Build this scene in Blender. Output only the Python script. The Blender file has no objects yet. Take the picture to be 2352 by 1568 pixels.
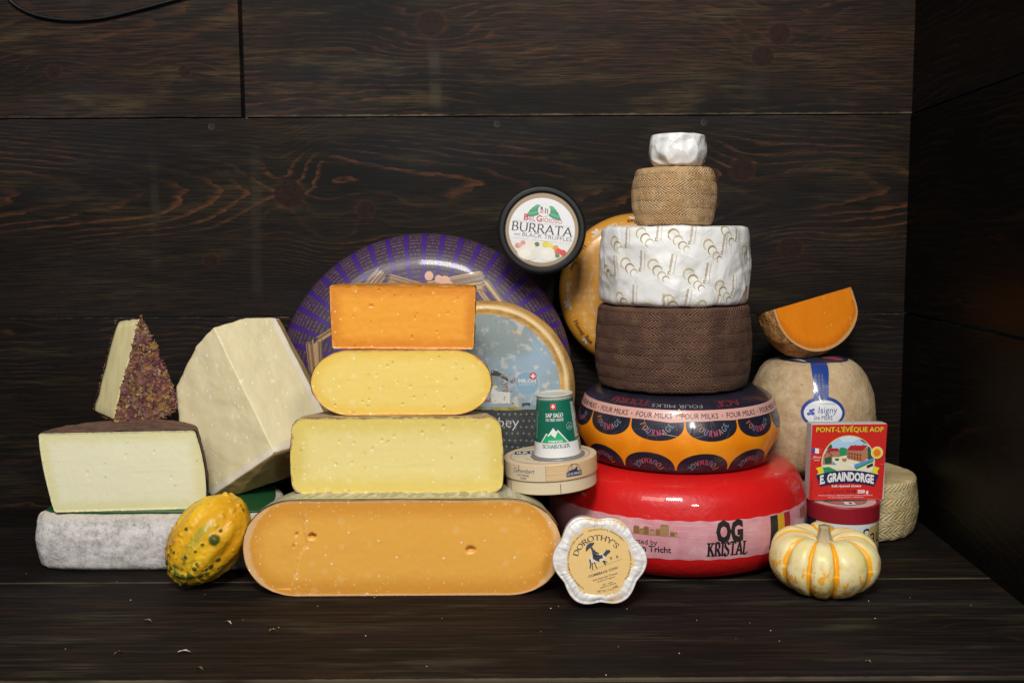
import bpy, bmesh, math, random
import numpy as np
from mathutils import Vector, Matrix, noise as mn, geometry
PI = math.pi
random.seed(7)
SC = bpy.context.scene
COL = SC.collection

# ------------------------------------------------------------------ camera
cam_d = bpy.data.cameras.new('camera')
cam = bpy.data.objects.new('camera', cam_d); COL.objects.link(cam); SC.camera = cam
cam_d.lens = 35; cam_d.sensor_width = 36; cam_d.clip_start = 0.05; cam_d.clip_end = 50
CAM = Vector((0, 0, 0.5))
CR = Matrix.Rotation(PI/2 - math.radians(5.8), 3, 'X') @ Matrix.Rotation(math.radians(-0.3), 3, 'Z')
cam.matrix_world = Matrix.Translation(CAM) @ CR.to_4x4()
cam_d.dof.use_dof = True; cam_d.dof.focus_distance = 1.40; cam_d.dof.aperture_fstop = 9.0
FP = 35/36*2352
def ray(px, py): return CR @ Vector(((px-1176)/FP, -(py-784)/FP, -1))
def at(px, py, Y):                      # the point seen there that stands Y metres in front
    d = ray(px, py); return CAM + d*(Y/d.y)
def onz(px, py, z=0.0):                 # the point seen there that lies at height z
    d = ray(px, py); return CAM + d*((z-CAM.z)/d.z)

def cu(cx, cy, Rr, px, py=900, rho=None):   # where a camera ray meets an upright cylinder: (arc length from its front, height)
    d = ray(px, py); fx, fy = -cx, -cy; a = d.x*d.x+d.y*d.y; b = 2*(fx*d.x+fy*d.y); c = fx*fx+fy*fy-Rr*Rr
    D = max(b*b-4*a*c, 0); t = (-b-math.sqrt(D))/(2*a); x, y = d.x*t-cx, d.y*t-cy
    ang = math.atan2(y, x)+PI/2; ang = (ang+PI) % (2*PI)-PI
    return (rho or Rr)*ang, CAM.z+d.z*t

# ------------------------------------------------------------------ world, lamps, exposure
W = bpy.data.worlds.new('World'); SC.world = W; W.use_nodes = True
bg = W.node_tree.nodes['Background']; bg.inputs[0].default_value = (0.80, 0.90, 1.0, 1); bg.inputs[1].default_value = 0.10
def area(name, loc, aim, sx, sy, power, col):
    l = bpy.data.lights.new(name, 'AREA'); l.shape = 'RECTANGLE'; l.size = sx; l.size_y = sy; l.energy = power; l.color = col
    o = bpy.data.objects.new(name, l); COL.objects.link(o); o.location = loc
    o.rotation_euler = (Vector(aim)-Vector(loc)).to_track_quat('-Z', 'Y').to_euler()
    return o
area('key_light', (-0.12, -0.45, 2.0), (-0.05, 1.5, 0.2), 0.60, 0.42, 55, (1.0, 0.97, 0.93))
area('second_light', (0.62, -0.95, 1.30), (0.1, 1.5, 0.22), 0.26, 0.22, 16, (1.0, 0.97, 0.93))
area('ceiling_light', (-0.9, -0.3, 1.9), (-0.05, 1.6, 0.2), 0.9, 0.6, 15, (1.0, 0.96, 0.90))
SC.view_settings.view_transform = 'Standard'; SC.view_settings.look = 'None'
SC.view_settings.exposure = 0.0; SC.view_settings.gamma = 1.0
SC.cycles.use_denoising = True
SC.cycles.max_bounces = 6

# ------------------------------------------------------------------ node helper
class S:
    def __init__(s, g, sock): s.g = g; s.k = sock
    def _m(s, op, b=None, c=None, rev=False):
        n = s.g.nt.nodes.new('ShaderNodeMath'); n.operation = op
        ins = [s, b, c] if not rev else [b, s, c]
        for i, v in enumerate(ins):
            if v is None: continue
            if isinstance(v, S): s.g.nt.links.new(v.k, n.inputs[i])
            else: n.inputs[i].default_value = v
        return S(s.g, n.outputs[0])
    def __add__(s, b): return s._m('ADD', b)
    __radd__ = __add__
    def __sub__(s, b): return s._m('SUBTRACT', b)
    def __rsub__(s, b): return s._m('SUBTRACT', b, rev=True)
    def __mul__(s, b): return s._m('MULTIPLY', b)
    __rmul__ = __mul__
    def __truediv__(s, b): return s._m('DIVIDE', b)
    def __pow__(s, b): return s._m('POWER', b)
    def sin(s): return s._m('SINE')
    def abs(s): return s._m('ABSOLUTE')
    def frac(s): return s._m('FRACT')
    def sqrt(s): return s._m('SQRT')
    def exp(s): return s._m('EXPONENT')
    def max(s, b): return s._m('MAXIMUM', b)
    def min(s, b): return s._m('MINIMUM', b)
    def gt(s, b): return s._m('GREATER_THAN', b)
    def atan2(s, b): return s._m('ARCTAN2', b)
class Mat:
    def __init__(g, name):
        g.m = bpy.data.materials.new(name); g.m.use_nodes = True; g.nt = g.m.node_tree
        g.b = g.nt.nodes['Principled BSDF']
        tc = g.nt.nodes.new('ShaderNodeTexCoord'); g.co = S(g, tc.outputs['Object'])
        sp = g.nt.nodes.new('ShaderNodeSeparateXYZ'); g.nt.links.new(g.co.k, sp.inputs[0])
        g.x, g.y, g.z = [S(g, o) for o in sp.outputs]
    def put(g, inp, v):
        if isinstance(v, S): g.nt.links.new(v.k, inp)
        elif isinstance(v, tuple): inp.default_value = v if len(v) == 4 or len(v) != 3 or inp.type == 'VECTOR' else (*v, 1)
        else: inp.default_value = v
    def vec(g, x, y, z):
        n = g.nt.nodes.new('ShaderNodeCombineXYZ')
        for i, v in enumerate((x, y, z)): g.put(n.inputs[i], v)
        return S(g, n.outputs[0])
    def noise(g, scale=5, detail=3, rough=.55, dist=0, v=None, col=False):
        n = g.nt.nodes.new('ShaderNodeTexNoise'); g.put(n.inputs['Vector'], v or g.co)
        n.inputs['Scale'].default_value = scale; n.inputs['Detail'].default_value = detail
        n.inputs['Roughness'].default_value = rough; n.inputs['Distortion'].default_value = dist
        return S(g, n.outputs[1 if col else 0])
    def vor(g, scale=5, v=None, feature='F1', out='Distance', rnd=1):
        n = g.nt.nodes.new('ShaderNodeTexVoronoi'); n.feature = feature; g.put(n.inputs['Vector'], v or g.co)
        n.inputs['Scale'].default_value = scale; n.inputs['Randomness'].default_value = rnd
        return S(g, n.outputs[out])
    def sep(g, c):
        n = g.nt.nodes.new('ShaderNodeSeparateColor'); g.nt.links.new(c.k, n.inputs[0]); return [S(g, o) for o in n.outputs]
    def ss(g, x, a, b):
        n = g.nt.nodes.new('ShaderNodeMapRange'); n.interpolation_type = 'SMOOTHSTEP'
        inv = a > b
        if inv: a, b = b, a
        g.put(n.inputs[0], x); n.inputs[1].default_value = a; n.inputs[2].default_value = b
        n.inputs[3].default_value = 1. if inv else 0.; n.inputs[4].default_value = 0. if inv else 1.
        return S(g, n.outputs[0])
    def mix(g, f, a, b):
        n = g.nt.nodes.new('ShaderNodeMix'); n.data_type = 'RGBA'
        g.put(n.inputs[0], f); g.put(n.inputs[6], a); g.put(n.inputs[7], b)
        return S(g, n.outputs[2])
    def attr(g, name, col=False):
        n = g.nt.nodes.new('ShaderNodeAttribute'); n.attribute_name = name
        return S(g, n.outputs['Color' if col else 'Fac'])
    def dots(g, scale, r, keep, v=None, jit=None):     # sparse round specks, 0..1
        d = g.vor(scale, v); c = g.sep(g.vor(scale, v, out='Color'))
        return g.ss(d, r, r*.55) * c[0].gt(1-keep) , c
    def out(g, base, rough=.5, bump=None, dist=.001, strength=1., **kw):
        P = g.b.inputs; g.put(P['Base Color'], base); g.put(P['Roughness'], rough)
        for k, v in kw.items():
            nm = {'sss': 'Subsurface Weight', 'coat': 'Coat Weight', 'coatr': 'Coat Roughness', 'spec': 'Specular IOR Level',
                  'metal': 'Metallic', 'trans': 'Transmission Weight', 'sheen': 'Sheen Weight', 'alpha': 'Alpha', 'ior': 'IOR'}[k]
            g.put(P[nm], v)
            if k == 'sss': P['Subsurface Radius'].default_value = (1, .55, .3); P['Subsurface Scale'].default_value = .006
        if bump is not None:
            n = g.nt.nodes.new('ShaderNodeBump'); g.put(n.inputs['Height'], bump); n.inputs['Distance'].default_value = dist
            n.inputs['Strength'].default_value = strength
            g.nt.links.new(n.outputs[0], P['Normal'])
        return g.m
_pm = {}
def pm(c, rough=.45, coat=0, name='print_ink'):          # printed ink / plain paper
    key = (c, rough, coat)
    if key not in _pm:
        g = Mat(name); n = g.noise(260, 2)
        lo = tuple(v*.86 for v in c)
        _pm[key] = g.out(g.mix(n, lo, c), rough, coat=coat)
    return _pm[key]

# ------------------------------------------------------------------ mesh helpers
def tag(o, label=None, cat=None, group=None, kind=None):
    if label: o['label'] = label
    if cat: o['category'] = cat
    if group: o['group'] = group
    if kind: o['kind'] = kind
    return o
def thing(name, label, cat, loc=(0, 0, 0), rot=(0, 0, 0), group=None):
    o = bpy.data.objects.new(name, None); COL.objects.link(o); o.empty_display_size = .05
    o.location = loc; o.rotation_euler = rot
    return tag(o, label, cat, group)
def mesh(name, vs, fs, mats, parent=None, mi=None, smooth=True, attrs=None, cols=None, loc=None, weld=0):
    me = bpy.data.meshes.new(name)
    me.from_pydata([tuple(v) for v in vs], [], [tuple(f) for f in fs])
    if not isinstance(mats, (list, tuple)): mats = [mats]
    for m in mats: me.materials.append(m)
    if mi is not None: me.polygons.foreach_set('material_index', mi)
    for k, a in (attrs or {}).items():
        at_ = me.attributes.new(k, 'FLOAT', 'POINT'); at_.data.foreach_set('value', np.asarray(a, dtype=np.float32))
    if cols is not None:
        ca = me.attributes.new('col', 'FLOAT_COLOR', 'POINT'); ca.data.foreach_set('color', np.asarray(cols, dtype=np.float32).ravel())
    if weld:
        bm = bmesh.new(); bm.from_mesh(me); bmesh.ops.remove_doubles(bm, verts=bm.verts, dist=weld); bm.to_mesh(me); bm.free()
    me.polygons.foreach_set('use_smooth', [smooth]*len(me.polygons)); me.update()
    o = bpy.data.objects.new(name, me); COL.objects.link(o)
    if parent: o.parent = parent
    if loc is not None: o.location = loc
    return o
def chaikin(p, n=2):
    p = [Vector(q) for q in p]
    for _ in range(n):
        q = [p[0]]
        for a, b in zip(p, p[1:]): q += [a*.75+b*.25, a*.25+b*.75]
        q.append(p[-1]); p = q
    return p
def resample(p, n):
    p = np.array([tuple(v) for v in p]); d = np.r_[0, np.cumsum(np.linalg.norm(np.diff(p, axis=0), axis=1))]
    t = np.linspace(0, d[-1], n); return np.stack([np.interp(t, d, p[:, i]) for i in range(p.shape[1])], 1), t
def fillet(p, r=.0012):
    p = [Vector(q) for q in p]; o = [p[0]]
    for a, b, c in zip(p, p[1:], p[2:]):
        u, v = a-b, c-b; k = min(r, u.length*.45, v.length*.45); o += [b+u.normalized()*k, b+(u.normalized()+v.normalized())*k*.22, b+v.normalized()*k]
    return o+[p[-1]]
class Rev:      # surface of revolution; profile from bottom centre out and up to top centre
    def __init__(s, prof, rho=None, n=80, it=2, disp=None, sy=1.0):
        s.p, s.t = resample(fillet(prof) if it == 1 else chaikin([(r, z) for r, z in prof], it), n if it != 1 else n*3)
        d = np.gradient(s.p, axis=0); s.nr = np.stack([d[:, 1], -d[:, 0]], 1); s.nr /= np.linalg.norm(s.nr, axis=1)[:, None]+1e-9
        i = int(np.argmax(s.p[:, 0] - 1e-4*abs(s.p[:, 1]-s.p[:, 1].max()/2))); s.t0 = s.t[i]; s.rho = rho or s.p[i, 0]
        s.R = s.p[i, 0]; s.disp = disp; s.sy = sy; s.H = s.p[:, 1].max()
    def pt(s, ang, t, h=0):
        r, z = np.interp(t, s.t, s.p[:, 0]), np.interp(t, s.t, s.p[:, 1])
        a, b = np.interp(t, s.t, s.nr[:, 0]), np.interp(t, s.t, s.nr[:, 1])
        if s.disp: h = h + s.disp(ang, r, z)
        r += a*h; z += b*h
        return Vector((math.cos(ang)*r, math.sin(ang)*r*s.sy, z))
    def v_at_z(s, z):       # v of the outer side at height z
        m = s.nr[:, 0] > .15; return float(np.interp(z, s.p[m, 1], s.t[m])) - s.t0
    def __call__(s, u, v, h): return s.pt(-PI/2 + u/s.rho, s.t0 + v, h)
    def geo(s, seg=128, a0=0, a1=2*PI):
        full = abs(a1-a0-2*PI) < 1e-6; ns = seg if full else seg+1
        vs = [s.pt(a0+(a1-a0)*j/seg, t) for t in s.t for j in range(ns)]
        fs = []
        for i in range(len(s.t)-1):
            for j in range(seg):
                k = (j+1) % ns; fs.append((i*ns+j, i*ns+k, (i+1)*ns+k, (i+1)*ns+j))
        return vs, fs
class Disc:     # 2-D (x, y) wrapped over the top of a surface of revolution, measured from its centre
    def __init__(s, rev): s.r = rev; s.T = rev.t[-1]
    def __call__(s, u, v, h): return s.r.pt(math.atan2(v, u), s.T - math.hypot(u, v), h)
class Plane:
    def __init__(s, o, U, V): s.o = Vector(o); s.U = Vector(U).normalized(); s.V = Vector(V).normalized(); s.N = s.U.cross(s.V)
    def __call__(s, u, v, h): return s.o + s.U*u + s.V*v + s.N*h
def displace(o, fn):
    me = o.data; n = [v.normal.copy() for v in me.vertices]
    for v, k in zip(me.vertices, n): v.co += k*fn(v.co)
    me.update()
def fbm(p, s, o=4): return mn.fractal(Vector(p)*s, 1.0, 2.0, o)
def box(name, lo, hi, mats, parent=None, bev=0.0015, seg=2, loc=None, smooth=False):
    bm = bmesh.new(); bmesh.ops.create_cube(bm, size=1)
    for v in bm.verts: v.co = Vector([lo[i]+(v.co[i]+.5)*(hi[i]-lo[i]) for i in range(3)])
    if bev: bmesh.ops.bevel(bm, geom=bm.edges[:], offset=bev, segments=seg, affect='EDGES', profile=.5)
    bm.faces.ensure_lookup_table()
    me = bpy.data.meshes.new(name); bm.to_mesh(me); bm.free()
    for m in (mats if isinstance(mats, (list, tuple)) else [mats]): me.materials.append(m)
    me.polygons.foreach_set('use_smooth', [smooth]*len(me.polygons))
    o = bpy.data.objects.new(name, me); COL.objects.link(o)
    if parent: o.parent = parent
    if loc is not None: o.location = loc
    return o
def tube(name, pts, r, m, parent=None, seg=8, rfn=None, caps=True, loc=None):
    pts = [Vector(p) for p in pts]; vs = []; fs = []; up = Vector((0.03, .1, 1))
    for i, p in enumerate(pts):
        t = (pts[min(i+1, len(pts)-1)]-pts[max(i-1, 0)]).normalized()
        a = t.cross(up); a = (a if a.length > 1e-4 else t.cross(Vector((1, 0, 0)))).normalized(); b = a.cross(t)
        rr = rfn(i/(len(pts)-1)) if rfn else r
        for j in range(seg):
            q = 2*PI*j/seg; vs.append(p + a*math.cos(q)*rr + b*math.sin(q)*rr)
    for i in range(len(pts)-1):
        for j in range(seg): fs.append((i*seg+j, i*seg+(j+1) % seg, (i+1)*seg+(j+1) % seg, (i+1)*seg+j))
    if caps: fs.append(tuple(range(seg))[::-1]); fs.append(tuple((len(pts)-1)*seg+j for j in range(seg)))
    return mesh(name, vs, fs, m, parent, loc=loc)

# ------------------------------------------------------------------ lettering
_gc = {}
def sans(txt, bold=0.0):
    k = (txt, bold)
    if k in _gc: return _gc[k]
    def raw(t):
        c = bpy.data.curves.new('t', 'FONT'); c.body = t; c.resolution_u = 2; c.offset = bold; c.fill_mode = 'FRONT'
        o = bpy.data.objects.new('t', c); COL.objects.link(o); dg = bpy.context.evaluated_depsgraph_get()
        me = bpy.data.meshes.new_from_object(o.evaluated_get(dg))
        v = [tuple(q.co[:2]) for q in me.vertices]; f = [tuple(p.vertices) for p in me.polygons]
        bpy.data.objects.remove(o); bpy.data.curves.remove(c); bpy.data.meshes.remove(me); return v, f
    if '_cap' not in _gc: v, _ = raw('H'); _gc['_cap'] = max(q[1] for q in v)
    cap = _gc['_cap']; v, f = raw(txt)
    x0 = min(q[0] for q in v); v = [((a-x0)/cap, b/cap) for a, b in v]; w = max(q[0] for q in v)
    _gc[k] = (v, f, w); return _gc[k]
def _arc(cx, cy, rx, ry, a0, a1, n=14):
    return [(cx+rx*math.cos(math.radians(a0+(a1-a0)*i/n)), cy+ry*math.sin(math.radians(a0+(a1-a0)*i/n))) for i in range(n+1)]
def _cat(p, n=5):
    P = [p[0]]+list(p)+[p[-1]]; r = []
    for i in range(1, len(P)-2):
        a, b, c, d = [Vector(q) for q in P[i-1:i+3]]
        for k in range(n):
            t = k/n; r.append(tuple(.5*((2*b)+(c-a)*t+(2*a-5*b+4*c-d)*t*t+(3*b-a-3*c+d)*t**3)))
    return r+[p[-1]]
_S = [(.52, .80), (.44, .95), (.28, 1.0), (.12, .90), (.10, .72), (.24, .58), (.42, .46), (.54, .30), (.50, .10), (.32, 0), (.14, .05), (.06, .22)]
GL = {  # width, strokes, serif points
 'A': (.86, [[(.06, 0), (.43, 1)], [(.43, 1), (.80, 0)], [(.19, .34), (.68, .34)]], [(.06, 0), (.80, 0)]),
 'B': (.68, [[(.14, 0), (.14, 1)], [(.14, 1), (.34, 1)]+_arc(.34, .765, .20, .235, 90, -90)+[(.14, .53)], [(.14, .53), (.36, .53)]+_arc(.36, .265, .24, .265, 90, -90)+[(.14, 0)]], [(.14, 0), (.14, 1)]),
 'C': (.80, [_arc(.46, .5, .38, .5, 45, 318, 26)], []),
 'D': (.84, [[(.14, 0), (.14, 1)], [(.14, 1), (.34, 1)]+_arc(.34, .5, .40, .5, 90, -90, 18)+[(.14, 0)]], [(.14, 0), (.14, 1)]),
 'E': (.66, [[(.14, 0), (.14, 1)], [(.14, 1), (.56, 1), (.56, .86)], [(.14, .52), (.46, .52)], [(.14, 0), (.58, 0), (.60, .15)]], [(.14, 0), (.14, 1)]),
 'F': (.60, [[(.14, 0), (.14, 1)], [(.14, 1), (.56, 1), (.56, .86)], [(.14, .52), (.44, .52)]], [(.14, 0), (.14, 1)]),
 'G': (.86, [_arc(.46, .5, .38, .5, 48, 350, 26)+[(.76, .40)], [(.76, .02), (.76, .42)]], [(.76, .42)]),
 'H': (.86, [[(.14, 0), (.14, 1)], [(.72, 0), (.72, 1)], [(.14, .52), (.72, .52)]], [(.14, 0), (.14, 1), (.72, 0), (.72, 1)]),
 'I': (.32, [[(.16, 0), (.16, 1)]], [(.16, 0), (.16, 1)]),
 'K': (.80, [[(.14, 0), (.14, 1)], [(.14, .42), (.66, 1)], [(.30, .60), (.74, 0)]], [(.14, 0), (.14, 1), (.74, 0), (.66, 1)]),
 'L': (.62, [[(.14, 0), (.14, 1)], [(.14, 0), (.56, 0), (.58, .16)]], [(.14, 0), (.14, 1)]),
 'M': (1.0, [[(.14, 0), (.16, 1)], [(.16, 1), (.50, .05)], [(.50, .05), (.84, 1)], [(.84, 1), (.86, 0)]], [(.14, 0), (.86, 0), (.12, 1), (.88, 1)]),
 'N': (.86, [[(.14, 0), (.14, 1)], [(.14, 1), (.74, 0)], [(.74, 0), (.74, 1)]], [(.14, 0), (.12, 1), (.74, 1)]),
 'O': (.90, [_arc(.45, .5, .38, .5, 90, 450, 30)], []),
 'P': (.64, [[(.14, 0), (.14, 1)], [(.14, 1), (.34, 1)]+_arc(.34, .74, .23, .26, 90, -90)+[(.14, .48)]], [(.14, 0), (.14, 1)]),
 'R': (.74, [[(.14, 0), (.14, 1)], [(.14, 1), (.34, 1)]+_arc(.34, .75, .22, .25, 90, -90)+[(.14, .50)], [(.36, .50), (.72, 0)]], [(.14, 0), (.14, 1), (.72, 0)]),
 'S': (.62, [_cat(_S)], []),
 'T': (.76, [[(.38, 0), (.38, 1)], [(.05, .84), (.06, 1), (.70, 1), (.71, .84)]], [(.38, 0)]),
 'U': (.84, [[(.14, 1), (.14, .34)]+_arc(.43, .34, .29, .34, 180, 360)+[(.72, 1)]], [(.14, 1), (.72, 1)]),
 'W': (1.1, [[(.06, 1), (.32, 0)], [(.32, 0), (.56, 1)], [(.56, 1), (.80, 0)], [(.80, 0), (1.04, 1)]], [(.06, 1), (.56, 1), (1.04, 1)]),
 'Y': (.80, [[(.06, 1), (.40, .45)], [(.40, .45), (.74, 1)], [(.40, .48), (.40, 0)]], [(.06, 1), (.74, 1), (.40, 0)]),
 'Z': (.74, [[(.08, .86), (.08, 1), (.66, 1), (.08, 0), (.68, 0), (.68, .15)]], []),
 "'": (.22, [[(.11, 1), (.09, .74)]], []), '.': (.24, [[(.11, 0), (.11, .08)]], []), ' ': (.34, [], []),
}
def serif(txt, wt=.12):
    k = ('SER', txt, wt)
    if k in _gc: return _gc[k]
    V = []; F = []; x = 0; H = []; lay = 0
    for ch in txt:
        w, st, se = GL[ch]
        for s in st:
            s = [Vector(q) for q in s]; n = len(s); L = []
            for i, p in enumerate(s):
                t = (s[min(i+1, n-1)]-s[max(i-1, 0)])
                if t.length < 1e-6: t = Vector((0, 1))
                t.normalize(); a = math.atan2(t.y, t.x)
                hw = .5*wt*(.30+.75*abs(math.sin(a-math.radians(22))))
                nn = Vector((-t.y, t.x))*hw; L.append((p+nn, p-nn))
            b = len(V)
            for p, q in L: V += [(p.x+x, p.y), (q.x+x, q.y)]; H += [lay, lay]
            for i in range(n-1): F.append((b+2*i, b+2*i+1, b+2*i+3, b+2*i+2))
            lay = (lay+1) % 6
        for sx, sy in se:
            b = len(V); e = wt*1.05; h = wt*.16; yy = min(max(sy, h), 1-h)
            V += [(sx-e+x, yy-h), (sx+e+x, yy-h), (sx+e+x, yy+h), (sx-e+x, yy+h)]; H += [6+lay % 2]*4; F.append((b, b+1, b+2, b+3))
        x += w + wt*.25
    _gc[k] = (V, F, x, H); return _gc[k]
class Decal:
    def __init__(s): s.V = []; s.F = []; s.M = []; s.mats = []
    def add(s, V, F, mat, h, H=None):
        if mat not in s.mats: s.mats.append(mat)
        b = len(s.V); i = s.mats.index(mat)
        s.V += [(v[0], v[1], h + (H[k]*1.5e-5 if H else 0)) for k, v in enumerate(V)]
        for f in F: s.F.append(tuple(b+k for k in f)); s.M.append(i)
    def poly(s, pts, mat, h=.0002): s.add(pts, [tuple(range(len(pts)))], mat, h)
    def rect(s, x0, y0, x1, y1, mat, h=.0002): s.poly([(x0, y0), (x1, y0), (x1, y1), (x0, y1)], mat, h)
    def ell(s, cx, cy, rx, ry, mat, h=.0002, a0=0, a1=360, n=48, rot=0):
        c, q = math.cos(rot), math.sin(rot); p = []
        for i in range(n):
            a = math.radians(a0+(a1-a0)*i/(n if a1-a0 == 360 else n-1)); u, v = rx*math.cos(a), ry*math.sin(a)
            p.append((cx+u*c-v*q, cy+u*q+v*c))
        s.poly(p, mat, h)
    def ring(s, cx, cy, r0, r1, mat, h=.0002, a0=0, a1=360, n=64, e=1):
        V = []
        for i in range(n+1):
            a = math.radians(a0+(a1-a0)*i/n)
            for r in (r0, r1): V.append((cx+r*math.cos(a), cy+r*e*math.sin(a)))
        s.add(V, [(2*i, 2*i+1, 2*i+3, 2*i+2) for i in range(n)], mat, h)
    def crescent(s, cx, cy, r, mat, h, rot=0, n=24, cut=.78, a0=40, a1=330):
        V = []
        for i in range(n+1):
            a = math.radians(a0+(a1-a0)*i/n); k = math.sin(PI*i/n)**.7
            for rr in (r, r*(1-.30*k)): V.append((cx+rr*math.cos(a+rot), cy+rr*math.sin(a+rot)))
        s.add(V, [(2*i, 2*i+1, 2*i+3, 2*i+2) for i in range(n)], mat, h)
    def text(s, txt, x, y, cap, mat, h=.0004, rot=0, align='c', font='sans', wt=None, xs=1.0, warp=None, fit=None, slant=0):
        H = None
        if font == 'sans': V, F, w = sans(txt, wt or 0.0)
        else: V, F, w, H = serif(txt, wt or .13)
        if fit: xs = fit/(w*cap)
        ox = {'c': -w/2, 'l': 0, 'r': -w}[align]
        P = [((a+ox+slant*b)*cap*xs, b*cap) for a, b in V]
        if warp: P = [warp(a, b) for a, b in P]
        c, q = math.cos(rot), math.sin(rot)
        s.add([(x+a*c-b*q, y+a*q+b*c) for a, b in P], F, mat, h, H)
        return w*cap*xs
    def ringtext(s, txt, cx, cy, R, ang, cap, mat, h=.0004, inward=False, **kw):   # ang: degrees of the text's middle
        a = math.radians(ang)
        if not inward: wp = lambda u, v: ((R+v)*math.cos(a-u/R), (R+v)*math.sin(a-u/R))
        else: wp = lambda u, v: ((R-v)*math.cos(a+u/R), (R-v)*math.sin(a+u/R))
        s.text(txt, cx, cy, cap, mat, h, warp=wp, **kw)
    def build(s, name, surf, parent, step=None, into=None):
        bm = bmesh.new(); vs = [bm.verts.new(v) for v in s.V]
        for f, m in zip(s.F, s.M):
            try: fc = bm.faces.new([vs[i] for i in f]); fc.material_index = m
            except ValueError: pass
        bmesh.ops.triangulate(bm, faces=bm.faces[:])
        if step:
            A = np.array([v[:2] for v in s.V]); lo, hi = A.min(0), A.max(0)
            for ax in (0, 1):
                n = Vector((1, 0, 0)) if ax == 0 else Vector((0, 1, 0))
                x = math.floor(lo[ax]/step)*step + step
                while x < hi[ax]:
                    bmesh.ops.bisect_plane(bm, geom=bm.verts[:]+bm.edges[:]+bm.faces[:], dist=1e-7, plane_co=n*x, plane_no=n); x += step
        for v in bm.verts: v.co = surf(v.co.x, v.co.y, v.co.z)
        if into:                             # printed on that part: becomes one mesh with it
            k = len(into.data.materials)
            for m in s.mats: into.data.materials.append(m)
            for f in bm.faces: f.material_index += k; f.smooth = True
            t = bpy.data.meshes.new('t'); bm.to_mesh(t); bm.free()
            b2 = bmesh.new(); b2.from_mesh(into.data); b2.from_mesh(t); b2.to_mesh(into.data); b2.free(); bpy.data.meshes.remove(t); into.data.update(); return into
        me = bpy.data.meshes.new(name); bm.to_mesh(me); bm.free()
        for m in s.mats: me.materials.append(m)
        me.polygons.foreach_set('use_smooth', [True]*len(me.polygons))
        o = bpy.data.objects.new(name, me); COL.objects.link(o); o.parent = parent
        return o
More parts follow.
